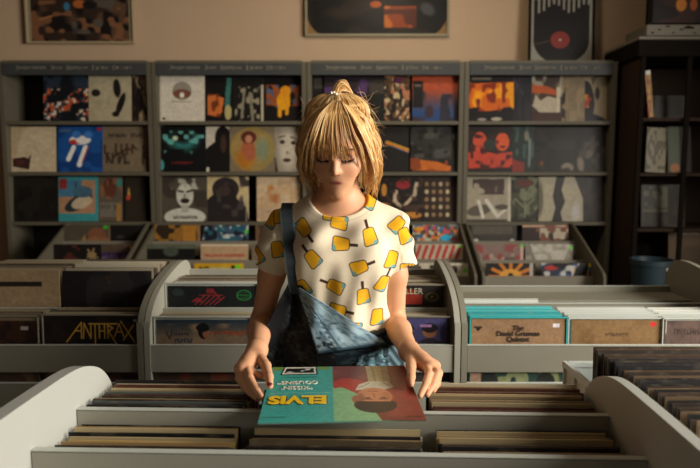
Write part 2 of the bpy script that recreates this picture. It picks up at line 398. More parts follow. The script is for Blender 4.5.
# ---- artworks on the shelves: (u0, u1, row, label, painter)
def A(n=36, base=(20, 18, 16)): return Art(int(n*1.6), base)
def swirl(a, c, k=7, th=.55): return a.noise(k, c, th)
tl = (78, 168, 170)
covers = [
 (47, 92, 2, 'record cover crowded with small red, orange and white figures under a dark blue sky',
  A(44, (40, 52, 66)).noise(16, (190, 86, 48), .45, .1, 0, 0, 1, .72).noise(19, (215, 200, 180), .6, .08, 0, 0, 1, .7).noise(15, (30, 25, 25), .66, .08, 0, 0, 1, .75).noise(6, (20, 24, 30), .5)),
 (91, 131, 2, 'cream record cover with a small dark blot and a tall black curved mark',
  A(44, (176, 164, 134)).ell(.22, .62, .1, .08, (40, 34, 30)).ell(.68, .72, .08, .2, (30, 26, 24), .1).ell(.76, .38, .07, .25, (30, 26, 24), -.35).ell(.65, .16, .08, .06, (30, 26, 24))),
 (126, 161, 2, 'tan record cover with a jagged black silhouette on its left',
  A(36, (176, 150, 120)).poly([(0, 0), (0, 1), (.2, .95), (.4, .75), (.6, .7), (.75, .5), (.8, .3), (.5, .15), (.35, 0)], (28, 22, 20)).noise(14, (60, 46, 38), .6)),
 (13, 59, 1, 'pale cream record cover with a small dark sketch near its lower left corner',
  A(44, (206, 186, 152)).poly([(0, 0), (.25, .9), (.4, 1), (0, 1)], (190, 168, 132)).poly([(.05, .12), (.4, .05), (.45, .4), (.38, .3), (.3, .33), (.05, .3)], (60, 40, 34)).rect(.12, .14, .3, .26, (88, 50, 44))),
 (61, 106, 1, 'blue record cover with white lips and two long white strokes',
  A(64, (30, 82, 150)).noise(6, (22, 62, 124), .5).ell(.5, .7, .24, .1, (235, 232, 225)).ell(.38, .66, .13, .05, (190, 50, 44)).ell(.42, .82, .1, .08, (60, 120, 190)).ell(.68, .82, .1, .08, (60, 120, 190)).ell(.55, .68, .15, .045, (238, 235, 228)).line(.36, .54, .24, .28, .1, (240, 238, 230)).line(.62, .54, .48, .16, .11, (240, 238, 230)).line(.68, .56, .54, .2, .025, (190, 50, 44)).ell(.92, .94, .05, .04, (180, 40, 50)).rect(.05, .88, .3, .94, (80, 104, 130))),
 (109, 153, 1, 'brown grey record cover with rows of dark crowded shapes',
  A(44, (120, 104, 82)).words(.15, .85, .8, .09, (40, 32, 28), 3).words(.06, .95, .5, .22, (66, 40, 32), 4).words(.1, .95, .3, .24, (56, 44, 34), 9)),
 (16, 60, 0, 'plain black record cover with a tiny pale sticker in its upper corner',
  A(32, (26, 23, 20)).rect(.1, .9, .32, .97, (120, 112, 96)).noise(6, (34, 30, 26), .5)),
 (60, 101, 0, 'teal record cover framing a picture of a pale boat on peach water',
  A(56, (62, 150, 154)).rect(.05, .18, .92, .92, (178, 132, 98)).rect(.05, .55, .6, .92, (70, 120, 150)).ell(.52, .42, .36, .15, (40, 54, 60), .45).ell(.6, .42, .26, .13, (200, 180, 150), .3).line(.42, .5, .47, .86, .03, (60, 60, 66)).ell(.62, .66, .24, .13, (70, 104, 122)).rect(.06, .72, .24, .95, (140, 50, 46))),
 (99, 143, 0, 'brown record cover with a rust figure and pale bands across its lower half',
  A(44, (96, 84, 70)).ell(.45, .74, .28, .22, (98, 54, 38)).noise(8, (130, 92, 66), .6, .15, 0, .5).ell(.85, .86, .12, .1, (70, 134, 120)).rect(.05, .1, .95, .42, (118, 110, 96)).words(.1, .8, .32, .1, (60, 56, 52), 5).rect(.72, 0, .9, .4, (166, 122, 62))),
 (126, 166, 0, 'dark brown record cover with a tiny orange and yellow figure',
  A(44, (48, 40, 32)).rect(0, 0, .03, 1, (20, 16, 14)).ell(.2, .6, .06, .09, (190, 150, 60)).ell(.18, .53, .09, .06, (196, 70, 50)).ell(.2, .7, .03, .05, (200, 150, 110))),
 (161, 207, 2, 'white record cover with a small brown and grey oval picture above its centre',
  A(64, (214, 204, 186)).rect(0, 0, .03, 1, (170, 160, 140)).ell(.5, .66, .21, .2, (150, 142, 128)).ell(.5, .6, .2, .1, (120, 74, 56)).ell(.5, .57, .05, .06, (236, 232, 220)).rect(.28, .42, .72, .435, (120, 116, 104)).ell(.1, .06, .03, .03, (50, 40, 36))),
 (204, 251, 2, 'black record cover with an orange sunlit sheet across its left half',
  A(44, (22, 20, 18)).poly([(.05, .15), (.05, .55), (.3, .58), (.6, .5), (.52, .2), (.4, .1)], (206, 112, 54)).noise(8, (120, 56, 26), .6, .15, .05, .1, .55, .6).poly([(.62, .3), (.7, .95), (.85, .95), (.8, .3)], (60, 112, 104)).ell(.74, .2, .12, .17, (176, 164, 110))),
 (238, 264, 2, 'narrow dark record cover with pale broken figures beside the orange one',
  A(44, (26, 24, 22)).noise(9, (150, 140, 116), .55, .12, 0, 0, .85, .75).line(.2, .1, .3, .7, .08, (140, 132, 110)).line(.6, .05, .5, .6, .1, (130, 122, 100)).rect(.9, 0, 1, .8, (186, 176, 150))),
 (266, 304, 2, 'black record cover with a yellow figure between orange and blue shapes',
  A(44, (20, 17, 15)).noise(7, (150, 78, 40), .42, .15, .05, .35, .95, .8).noise(9, (84, 92, 116), .6, .1, .05, .3, .95, .8).ell(.5, .45, .18, .2, (222, 152, 24)).line(.4, .4, .4, .14, .1, (222, 152, 24)).line(.6, .4, .58, .18, .09, (222, 152, 24)).ell(.55, .66, .14, .12, (216, 140, 20))),
 (159, 206, 1, 'black record cover ringed with turquoise splashes above small red words',
  A(56, (18, 18, 18)).ell(.5, .68, .42, .3, (50, 120, 116), 0, .6).ell(.5, .8, .28, .22, (24, 20, 20), 0, .5).noise(9, (96, 168, 160), .58, .12, .05, .35, .95, .9).noise(7, (18, 18, 18), .5, .1, .05, .1, .95, .5).ell(.32, .74, .06, .05, (196, 210, 170)).words(.25, .7, .2, .05, (140, 40, 36), 6, .05).ell(.02, .15, .05, .12, (80, 150, 160))),
 (205, 237, 1, 'white record cover with a black silhouette of a long-haired figure',
  A(44, (200, 190, 172)).ell(.58, .78, .26, .22, (18, 16, 16)).poly([(0, 0), (.0, .5), (.3, .66), (.35, .9), (.8, .9), (.85, .4), (.95, .2), (.8, 0)], (24, 20, 18)).ell(.6, .62, .1, .2, (64, 46, 38)).rect(.02, .0, .12, .1, (210, 200, 180))),
 (235, 273, 1, 'round golden picture disc in a clear sleeve showing a reddish figure',
  A(64, (128, 112, 88)).ell(.5, .5, .49, .49, (150, 128, 70)).ell(.45, .5, .4, .44, (160, 132, 78)).ell(.72, .5, .2, .35, (128, 138, 110), 0, .6).ell(.34, .3, .26, .3, (176, 112, 36), 0, .5).ell(.42, .48, .15, .24, (172, 96, 66), .2).ell(.42, .76, .17, .14, (92, 42, 34)).ell(.42, .72, .08, .09, (190, 130, 96))),
 (268, 312, 1, 'grey record cover with a close pale face and dark lips',
  A(64, (150, 140, 122)).ell(.5, .5, .36, .56, (196, 184, 164), 0, .5).ell(.33, .66, .11, .055, (50, 42, 38), 0, .4).ell(.7, .64, .11, .055, (50, 42, 38), 0, .4).line(.22, .76, .42, .79, .03, (60, 52, 46)).line(.6, .77, .8, .72, .03, (60, 52, 46)).ell(.5, .42, .07, .05, (140, 126, 110), 0, .5).ell(.48, .26, .13, .045, (74, 48, 44)).ell(1, .15, .2, .16, (120, 30, 30)).poly([(0, 0), (0, .5), (.12, .3), (.2, 0)], (60, 52, 46))),
 (161, 204, 0, 'grey record cover with a white carved laughing face and shoulders',
  A(72, (84, 76, 64)).noise(5, (62, 56, 48), .5).ell(.5, .1, .46, .2, (206, 202, 188)).ell(.5, .58, .19, .27, (204, 200, 184)).noise(10, (180, 176, 160), .55, .1, .2, .72, .8, .95).line(.36, .68, .46, .66, .045, (52, 46, 40)).line(.55, .66, .66, .69, .045, (52, 46, 40)).ell(.5, .46, .1, .06, (44, 38, 34)).line(.5, .6, .49, .52, .04, (130, 124, 110)).rect(.42, .2, .58, .36, (176, 172, 158)).words(.25, .78, .09, .07, (40, 36, 34), 8, .02)),
 (204, 252, 0, 'cream record cover filled by the dark outline of a hooded figure',
  A(56, (206, 184, 136)).ell(.48, .72, .3, .26, (52, 44, 44)).poly([(0, 0), (0, .42), (.2, .6), (.3, .8), (.66, .8), (.74, .5), (.95, .3), (1, 0)], (42, 36, 36)).noise(6, (70, 62, 58), .6).line(.94, 0, .94, .5, .02, (150, 150, 140)).ell(.45, .68, .14, .12, (66, 52, 48))),
 (257, 303, 0, 'pale beige record cover with two soft tan figures standing',
  A(44, (206, 180, 146)).ell(.32, .72, .1, .12, (186, 122, 66), 0, .5).ell(.36, .52, .2, .24, (176, 112, 66), 0, .6).ell(.66, .72, .14, .13, (190, 136, 86), 0, .6).noise(6, (196, 164, 126), .5).rect(0, .05, 1, .3, (190, 160, 128)).words(.2, .8, .22, .04, (150, 110, 80), 6)),
 (312, 331, 2, 'black record cover with a faint grey label, at the case side by her hair knot',
  A(32, (22, 20, 18)).rect(.1, .72, .75, .95, (60, 56, 50)).rect(.1, .4, .8, .5, (52, 40, 34))),
 (326, 371, 2, 'dark purple record cover partly behind her hair knot',
  A(32, (34, 24, 30)).noise(6, (74, 48, 92), .45, .2, 0, .3, 1, .9)),
 (361, 380, 2, 'narrow black record cover with a grey panel, right of her hair knot',
  A(32, (24, 22, 20)).rect(.1, .6, .9, .9, (58, 52, 46)).rect(.3, .2, .6, .24, (96, 84, 70))),
 (372, 409, 2, 'dark record cover with crowded pink and cream faces',
  A(56, (52, 38, 30)).noise(8, (168, 108, 76), .5, .12).noise(11, (192, 170, 128), .58, .1).noise(9, (28, 22, 20), .56, .1).ell(.62, .9, .16, .08, (104, 34, 84)).noise(7, (96, 70, 44), .6)),
 (410, 458, 2, 'record cover fading from orange sky down to blue with a dark figure',
  A(56, (60, 70, 96)).grad((40, 70, 120), (168, 72, 40), .2, .7).noise(5, (60, 44, 50), .55, .2).rect(.02, .3, .24, .88, (24, 20, 20)).rect(.06, .76, .2, .8, (110, 96, 86)).poly([(.6, 0), (.62, .5), (.68, .62), (.76, .56), (.84, .2), (.84, 0)], (46, 44, 56)).noise(5, (42, 40, 50), .5, .2, .5, 0, 1, .6)),
 (363, 409, 1, 'black record cover crossed by a slim rainbow and orange bar',
  A(56, (30, 26, 24)).line(.5, .64, 1, .46, .06, (208, 122, 44)).line(.5, .68, 1, .5, .02, (200, 170, 60)).line(.6, .575, 1, .42, .02, (70, 110, 140)).line(0, .6, .3, .65, .02, (90, 90, 90))),
 (408, 455, 1, 'smoky dark grey record cover with an orange strip near its foot',
  A(56, (44, 42, 38)).noise(5, (74, 72, 66), .5, .2, 0, .3).noise(9, (30, 28, 26), .55).poly([(0, .08), (0, .3), (.6, .22), (.9, .12), (.9, .02), (.1, .04)], (196, 104, 36)).noise(10, (140, 66, 30), .6, .1, 0, 0, .9, .3)),
 (306, 350, 0, 'dark record cover standing behind her neck',
  A(32, (44, 34, 28)).noise(6, (84, 60, 44), .55)),
 (379, 424, 0, 'black record cover with curled white arms, a red cap and orange patches',
  A(56, (34, 28, 24)).ell(.52, .82, .16, .1, (150, 44, 48)).line(.36, .66, .34, .46, .09, (196, 172, 142)).line(.34, .46, .46, .34, .07, (196, 172, 142)).line(.82, .84, .78, .6, .08, (196, 176, 146)).line(.78, .6, .56, .36, .07, (190, 168, 140)).ell(.12, .3, .14, .12, (170, 92, 36)).ell(.1, .7, .06, .14, (190, 130, 50)).ell(.72, .14, .22, .07, (196, 130, 50)).ell(.24, .26, .08, .06, (180, 168, 150)).noise(12, (70, 50, 40), .6)),
 (423, 458, 0, 'brown record cover printed with a grid of small pale heads',
  (lambda a: [a.ell(.15+.2*i, .15+.17*j, .055, .05, ((150, 118, 84) if (i+j) % 3 else (196, 176, 140))) for i in range(4) for j in range(5)] and a)(A(56, (52, 38, 30)))),
 (467, 512, 2, 'black record cover with a broad band of orange fire',
  A(72, (22, 18, 16)).poly([(0, .3), (0, .82), (1, .86), (1, .36), (.7, .26), (.4, .22)], (206, 96, 14)).noise(5, (236, 152, 16), .45, .2, 0, .26, 1, .85).noise(9, (128, 40, 16), .6, .15, 0, .22, 1, .86).noise(6, (18, 14, 14), .6, .1, 0, 0, 1, .3).rect(.08, .9, .5, .96, (110, 100, 88)).ell(.62, .05, .12, .04, (170, 160, 140)).ell(.3, .04, .1, .03, (150, 140, 130))),
 (506, 550, 2, 'dark navy record cover with thin violet streaks',
  A(44, (30, 28, 34)).line(0, .95, .5, .6, .05, (70, 66, 96)).line(.1, .7, .4, .9, .03, (80, 76, 100)).noise(6, (44, 40, 44), .5)),
 (530, 565, 2, 'record cover with an orange ridge over a brown and white landscape',
  A(56, (66, 50, 40)).noise(5, (170, 160, 140), .5, .15, 0, .55, 1, 1).poly([(0, .62), (0, .8), (.4, .78), (.9, .66), (.9, .56), (.3, .62)], (176, 82, 36)).poly([(0, .34), (.1, .6), (.25, .45), (.5, .55), (.9, .5), (.9, .2), (.3, .16)], (180, 168, 146)).rect(0, 0, 1, .2, (64, 38, 28)).rect(.8, .2, .92, .75, (200, 188, 160))),
 (556, 597, 2, 'plain brownish cream record cover leaning behind its neighbour',
  A(32, (128, 110, 84)).rect(0, 0, .1, 1, (34, 28, 24)).noise(6, (142, 122, 92), .5)),
 (576, 618, 2, 'cream record cover with a black arc and small yellow and red marks',
  A(56, (150, 134, 108)).ell(.1, .4, .36, .5, (26, 22, 20)).noise(10, (196, 140, 30), .55, .1, 0, .3, .3, .6).noise(10, (160, 50, 30), .62, .1, 0, .3, .35, .6).ell(.58, .62, .1, .14, (50, 46, 40)).poly([(.05, 0), (.3, .2), (.8, .1), (1, 0)], (24, 20, 20)).poly([(.3, .95), (.6, 1), (.4, .8)], (90, 80, 60))),
 (465, 509, 1, 'black record cover with orange red standing figures and a red base',
  A(64, (38, 28, 26)).poly([(0, .08), (0, .42), (.3, .48), (.6, .4), (1, .44), (1, .1)], (190, 66, 44)).ell(.28, .66, .15, .22, (194, 74, 46)).ell(.78, .66, .15, .2, (206, 84, 46)).ell(.5, .6, .14, .12, (44, 50, 44)).noise(9, (70, 28, 24), .58, .12, 0, .05, 1, .9)),
 (508, 534, 1, 'dark green record cover with a thin pale figure standing on red',
  A(44, (34, 44, 40)).noise(7, (60, 84, 76), .5, .15, 0, .3).poly([(0, 0), (0, .3), (.6, .2), (.6, 0)], (130, 48, 38)).ell(.68, .8, .1, .12, (120, 116, 100)).line(.8, .7, .78, .15, .09, (110, 122, 116))),
 (531, 575, 1, 'black record cover with one small orange spark and a pale lower corner',
  A(44, (30, 26, 22)).ell(.14, .18, .07, .08, (206, 100, 40)).ell(.8, .1, .15, .1, (130, 118, 100)).noise(5, (40, 34, 28), .5)),
 (574, 617, 1, 'dark record cover with a blurred pale crouching form',
  A(44, (34, 30, 26)).ell(.25, .18, .12, .22, (130, 118, 100), .2, .4).ell(.5, .4, .2, .12, (96, 88, 76), .5, .5).noise(8, (70, 62, 54), .55)),
 (463, 507, 0, 'pale grey record cover with dark heads above white leaping horses',
  A(64, (158, 148, 128)).noise(9, (70, 54, 48), .42, .1, .15, .6, .85, .95).ell(.3, .25, .28, .12, (92, 84, 72), .2).line(.28, .45, .38, .1, .07, (206, 200, 184)).line(.46, .46, .7, .12, .09, (206, 200, 184)).line(.7, .12, .9, .28, .06, (206, 200, 184)).ell(.8, .32, .16, .06, (80, 72, 62)).rect(0, 0, 1, .05, (80, 74, 64)).rect(.93, 0, 1, 1, (190, 182, 162))),
 (507, 551, 0, 'murky olive record cover with a mirrored plant pattern',
  (lambda a: a.noise(7, (112, 116, 88), .5).noise(9, (44, 40, 30), .58).ell(.5, .85, .3, .08, (96, 46, 36)).line(.5, .1, .5, .6, .05, (124, 124, 96)).line(.5, .3, .2, .5, .04, (120, 122, 92)).line(.5, .3, .8, .5, .04, (120, 122, 92)))(A(56, (66, 66, 50)))),
 (538, 579, 0, 'record cover split by a black gap between two pale facing profiles',
  A(64, (170, 160, 136)).poly([(.3, 0), (.38, .3), (.32, .55), (.4, 1), (.6, 1), (.52, .7), (.6, .45), (.5, .2), (.55, 0)], (44, 38, 32)).ell(0, .5, .14, .5, (96, 92, 72), 0, .4).poly([(1, .5), (.8, 1), (1, 1)], (40, 34, 30)).ell(.84, .2, .12, .25, (186, 180, 176), 0, .5)),
 (572, 614, 0, 'dark brown record cover with a soft orange glow in the middle',
  A(44, (36, 28, 24)).ell(.22, .56, .22, .2, (164, 84, 34), 0, .8).noise(6, (50, 40, 32), .5)),
]
# part of each card that its neighbours leave in view (rows of the photo), left or right part of it
VIS = {1: (90, 133), 2: (133, 148), 5: (106, 149), 8: (101, 125), 9: (126, 148), 11: (208, 236), 12: (237, 264), 13: (266, 303), 15: (207, 236), 16: (232, 275), 17: (273, 303),
       21: (312, 325, 'L'), 22: (325, 369), 23: (367, 384), 24: (382, 409), 27: (408, 456), 30: (424, 458), 32: (511, 530), 33: (531, 560), 34: (561, 583), 35: (583, 607),
       37: (508, 532), 38: (533, 573), 39: (574, 607), 41: (507, 538), 42: (536, 580), 43: (578, 606)}
CARD = 44.5; off = 0; last = None
for k, (u0, u1, row, lab, art) in enumerate(covers):
    side = 'R'
    if k in VIS:
        q = VIS[k]; u0, u1 = q[0], q[1]; side = q[2] if len(q) > 2 else 'R'
    wv = u1-u0; art.fine()
    if wv < 42 and lab.find('hidden') < 0:
        f = wv/CARD; n = art.n; ix = np.arange(n)/n
        src = (ix/f if side == 'L' else (ix-(1-f))/f); art.c = art.c[:, np.clip((src*n).astype(int), 0, n-1)]
        um = u0+CARD/2 if side == 'L' else u1-CARD/2; off = (off+.0062) if side == 'R' else .0205
    else: um = (u0+u1)/2; off = .0038*(k % 2)
    w = .315; z = Z_SH[row]+.002; x = P(um, [200, 148, 97][row], 4.3).x
    i = max(j for j in range(4) if XS[j] < x)
    x = min(max(x, XS[i]+.037+w/2), XS[i+1]-.037-w/2)
    o = obj('record_sleeve', art_mesh('record_sleeve', art), None)
    o.location = (x, 4.234+off, z); o.rotation_euler = (math.radians(-5), 0, 0)
    tag(o, lab+(', on the %s shelf' % ['lowest', 'middle', 'top'][row] if len(lab.split()) < 11 else ''), 'record', 'record sleeves facing out on the bookcase shelves')

# ================================================================ stepped racks below the bookcases
TIERS = [(4.10, 224, 241), (3.94, 243, 260), (3.78, 262, 276)]   # depth of the cover, rows of the photo where it starts and ends
def zat(v, Y): return P(350, v, Y).z
racks = [(-1.985, -1.405, 'narrow stepped record rack below the leftmost bookcase'),
         (-1.365, -.315, 'stepped record rack below the second bookcase, left of the woman'),
         (-.285, .775, 'stepped record rack behind the woman'),
         (.805, 1.56, 'stepped record rack below the rightmost bookcase')]
rack_obs = []
for x0, x1, lab in racks:
    t = thing('record_rack', lab, 'record rack', ((x0+x1)/2, 0, 0), 0, 'stepped racks below the bookcases'); hw = (x1-x0)/2
    prof = [(4.19, 0), (4.19, 1.0), (4.165, 1.0), (3.62, .745), (3.6, .72), (3.6, 0)]
    for s in (-1, 1):
        a, b = sorted((s*hw, s*(hw-.018)))
        MB().prism(prof, a, b).build('side_panel', M_case, t, bevel=.002)
    for Y, va, vb in TIERS:
        zt = zat(va, Y); zb = zat(vb, Y-.03)
        MB().box(-hw+.018, hw-.018, Y-.036, Y-.026, zb-.10, zb).build('front_board', M_binwarm, t, bevel=.0015)
        MB().box(-hw+.018, hw-.018, Y-.026, Y+.08, zt-.34, zt-.325).build('tier_shelf', M_case, t)
    MB().box(-hw+.018, hw-.018, 3.62, 3.64, .02, .56).build('kick_board', M_case, t)
rack_cov = [
 (46, 93, 0, 'sepia record cover with a bare reclining figure and tan triangle, green sticker', A(44, (84, 74, 60)).poly([(.3, .55), (.45, .8), (.5, .55)], (150, 118, 76)).ell(.72, .78, .2, .16, (128, 82, 56)).ell(.75, .66, .28, .08, (140, 96, 66)).ell(.9, .95, .05, .04, (60, 180, 40)).rect(.96, 0, 1, 1, (120, 100, 74))),
 (97, 147, 0, 'black record cover with a tiny pale cross-shaped glint', A(44, (26, 22, 20)).ell(.5, .74, .03, .025, (190, 196, 190)).ell(.5, .74, .12, .05, (60, 54, 50), 0, .6)),
 (30, 83, 1, 'black record cover with a faded red sketch and a pale gold star emblem', A(56, (26, 22, 20)).noise(9, (84, 40, 30), .5, .15, .2, .62, .55, .98).ell(.8, .78, .1, .05, (150, 124, 84)).line(.72, .88, .86, .7, .04, (150, 124, 84)).line(.84, .9, .78, .68, .04, (150, 124, 84)).line(.7, .72, .92, .72, .03, (150, 124, 84))),
 (84, 134, 1, 'brown record cover with a purple lettered band, small orange sticker', A(56, (84, 66, 54)).rect(.12, .6, .92, .82, (60, 42, 78)).words(.2, .88, .72, .1, (126, 104, 132), 5, .05).ell(.95, .93, .04, .04, (190, 120, 90))),
 (152, 196, 0, 'gold and brown patchwork record cover beside the case side', A(44, (150, 104, 44)).noise(8, (52, 38, 26), .48, .1).rect(.62, .5, .9, 1, (176, 120, 48)).rect(.93, .4, .97, 1, (140, 120, 90))),
 (199, 251, 0, 'record cover of blue, white and teal speckles', A(56, (60, 84, 108)).noise(13, (190, 196, 190), .52, .1).noise(15, (40, 96, 110), .58, .08).noise(11, (34, 36, 44), .62, .08).rect(0, .45, 1, .62, (46, 112, 120)).ell(.95, .85, .05, .04, (90, 190, 60))),
 (143, 195, 1, 'nearly black record cover with a dull green lower edge', A(44, (24, 24, 22)).rect(0, .9, 1, 1, (92, 96, 80)).ell(.5, .84, .16, .1, (70, 78, 66)).ell(.42, .62, .05, .03, (150, 84, 66)).rect(0, .5, 1, .6, (104, 92, 70))),
 (197, 251, 1, 'cream record cover with a line of small red letters', A(64, (184, 152, 116)).words(.08, .92, .76, .06, (170, 46, 34), 5, .0).rect(0, .95, 1, 1, (210, 190, 160)).ell(.4, .62, .06, .03, (60, 50, 44)).ell(.8, .62, .06, .03, (60, 50, 44))),
 (188, 249, 2, 'yellow record cover with black marks and a green sticker', A(56, (206, 156, 34)).words(.12, .7, .88, .1, (40, 34, 24), 3).rect(.3, .8, .7, .93, (196, 170, 90)).ell(.88, .92, .07, .05, (130, 200, 40)).rect(.75, .8, .82, .95, (40, 36, 30))),
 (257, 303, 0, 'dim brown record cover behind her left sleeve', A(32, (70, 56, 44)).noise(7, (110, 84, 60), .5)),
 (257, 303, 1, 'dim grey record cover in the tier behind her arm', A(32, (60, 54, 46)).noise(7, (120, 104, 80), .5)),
 (411, 461, 0, 'record cover scattered with bright orange, blue and pink spots', A(64, (84, 70, 60)).noise(14, (206, 120, 44), .55, .1).noise(15, (60, 120, 160), .6, .08).noise(13, (190, 80, 96), .63, .08).noise(16, (190, 180, 150), .66, .06).ell(.72, .72, .12, .07, (50, 168, 210)).ell(.16, .92, .08, .05, (220, 150, 40)).ell(.5, .6, .1, .06, (210, 140, 40))),
 (413, 466, 1, 'record cover of slanting red and white stripes', (lambda a: [a.line(.1+.14*i, .95, .02+.14*i, .72, .07, (176, 62, 54)) for i in range(7)] and a.rect(0, .5, 1, .68, (60, 50, 44)).words(.1, .9, .6, .12, (200, 190, 170), 4, .02).ell(.93, .95, .04, .03, (90, 190, 60)))(A(64, (186, 172, 148)))),
 (436, 466, 2, 'white record cover with a dark figure, small green sticker', A(44, (196, 184, 160)).noise(7, (50, 40, 36), .55, .12, 0, .6, .8, .95).ell(.93, .85, .04, .05, (100, 190, 70))),
 (471, 517, 0, 'dark grey record cover with two white dots along its top', A(44, (58, 54, 48)).ell(.12, .65, .06, .05, (200, 196, 184)).ell(.9, .66, .05, .04, (180, 176, 164)).rect(.05, .8, .9, .97, (84, 78, 68))),
 (519, 573, 0, 'record cover with a dark left side and a pale crowd, peach top edge', A(56, (50, 36, 32)).rect(0, .95, 1, 1, (190, 150, 120)).noise(8, (180, 168, 144), .35, .2, .38, .4, 1, .93).noise(9, (120, 70, 50), .6, .1, .3)),
 (476, 524, 1, 'dusty pink record cover with a grey crowd along its lower part', A(56, (128, 104, 96)).rect(0, 0, 1, .72, (92, 80, 74)).noise(9, (160, 140, 124), .52, .12, .1, .5, 1, .8).noise(8, (140, 70, 66), .6, .1, 0, .6).rect(.93, 0, 1, 1, (196, 160, 148)).ell(.96, .97, .04, .03, (80, 200, 70))),
 (526, 574, 1, 'pale grey record cover with a soft white V shape, green sticker', A(56, (122, 116, 104)).poly([(.1, 1), (.28, .5), (.75, .5), (.95, 1)], (182, 176, 162)).noise(10, (150, 144, 130), .5).ell(.95, .92, .04, .035, (90, 210, 70))),
 (484, 538, 2, 'black record cover with a spiky yellow and orange burst', (lambda a: [a.line(.5, .72, .5+.42*math.cos(q*.52), .72+.3*math.sin(q*.52), .07, (196, 116, 40)) for q in range(12)] and a.ell(.5, .74, .22, .14, (210, 150, 60)).ell(.5, .72, .06, .08, (24, 20, 20)).rect(.88, .5, .95, 1, (170, 164, 150)))(A(64, (34, 28, 24)))),
 (542, 597, 2, 'blue, black and orange patched record cover at the rack end', A(64, (44, 50, 66)).noise(8, (54, 96, 146), .45, .12).noise(9, (190, 186, 180), .58, .1).rect(.66, .7, .95, .86, (204, 134, 50)).ell(.2, .9, .14, .05, (170, 50, 46)).noise(7, (20, 18, 20), .58).ell(.97, .95, .03, .04, (230, 200, 50))),
]
for k, (u0, u1, tr, lab, art) in enumerate(rack_cov):
    Y, va, vb = TIERS[tr]; um = (u0+u1)/2; x = P(um, va, Y).x
    i = min(range(4), key=lambda j: abs((racks[j][0]+racks[j][1])/2-x)); x = min(max(x, racks[i][0]+.02+.158), racks[i][1]-.02-.158)
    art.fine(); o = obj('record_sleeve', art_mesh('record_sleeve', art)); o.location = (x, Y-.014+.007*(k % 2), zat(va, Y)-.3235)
    o.rotation_euler = (math.radians(-4), 0, 0)
    tag(o, lab, 'record', 'record sleeves standing in the stepped racks')

# ================================================================ pictures above
def picture(u0, u1, v1, Y, lab, fm, art, fw, mount=None, ht=.62, cat='picture', name='framed_picture'):
    a = P(u0, v1, Y); b = P(u1, v1, Y); w = b.x-a.x; z = a.z
    t = thing(name, lab, cat, ((a.x+b.x)/2, Y, z))
    f = MB()
    for q in ((-w/2, -w/2+fw, 0, ht), (w/2-fw, w/2, 0, ht), (-w/2+fw, w/2-fw, 0, fw), (-w/2+fw, w/2-fw, ht-fw, ht)): f.box(q[0], q[1], -.012, .015, q[2], q[3])
    f.build('frame', fm, t, bevel=.002)
    o = obj('print', art_mesh('print', art, w-2*fw, ht-2*fw, .004), t); o.location = (0, .004, fw)
    return t, w
M_cream = mat('cream_frame', (176, 158, 122), .5, var=.06)
picture(27, 135, 43.5, 4.52, 'wide framed collage picture in a cream frame above the leftmost bookcase', M_cream,
        A(90, (56, 42, 34)).noise(7, (96, 70, 52), .5).noise(12, (28, 24, 22), .5).noise(15, (130, 88, 60), .62, .1).noise(9, (92, 84, 74), .6, .1, .4, .1, 1, .5).ell(.38, .42, .03, .05, (60, 120, 150)).ell(.5, .45, .06, .05, (180, 100, 50)).ell(.6, .44, .07, .05, (30, 28, 26)).line(.12, .27, .24, .31, .02, (180, 116, 70)).rect(0, 0, .035, 1, (150, 138, 112)).rect(.965, 0, 1, 1, (150, 138, 112)), .014)
M_sil = mat('pewter_frame', (150, 140, 112), .4, var=.06)
picture(305, 449, 36.5, 4.52, 'wide framed print with rounded dark panel, high above the woman', M_sil,
        A(110, (22, 20, 18)).noise(6, (40, 34, 28), .55).rect(.55, .08, .78, .34, (150, 66, 26)).noise(9, (204, 110, 40), .5, .12, .55, .08, .78, .34).noise(11, (90, 40, 26), .6, .1, .55, .08, .78, .34).ell(.49, .36, .04, .04, (190, 92, 36)).ell(.86, .3, .06, .1, (70, 72, 74), .3, .4).ell(.25, .26, .16, .1, (50, 40, 32), 0, .6).poly([(0, 0), (.09, 0), (.05, .05), (.02, .12), (0, .2)], (140, 108, 66)).poly([(1, 0), (.91, 0), (.95, .05), (.98, .12), (1, .2)], (140, 108, 66)), .018)
# poster of a black disc standing on the rightmost case
sky = A(110, (150, 146, 134)).ell(.5, .27, .45, .27, (28, 24, 22)).rect(.05, .3, .95, .72, (28, 24, 22))
for q in range(11): sky.rect(.07+.08*q, .5, .07+.08*q+.035, .66+.12*math.sin(q*2.3)**2, (30, 26, 24)); sky.rect(.115+.08*q, .62-.05*math.cos(q), .15+.08*q, .9, (150, 146, 134))
sky.ell(.5, .27, .45, .27, (30, 26, 24)).line(.08, .22, .3, .26, .015, (74, 64, 54)).line(.6, .2, .68, .14, .015, (60, 50, 44)).ell(.48, .27, .155, .095, (140, 56, 50)).ell(.48, .27, .02, .014, (190, 180, 160))
a = P(530, 62, 4.42); b = P(597, 62, 4.42)
t, w = picture(530, 596, 61, 4.40, 'framed poster of a black disc with red label standing on the bookcase', M_black, sky, .014, ht=.66)
t.location.z = Z_TOP+.002; t.location.y = 4.44; t.rotation_euler = (math.radians(-3), 0, 0)

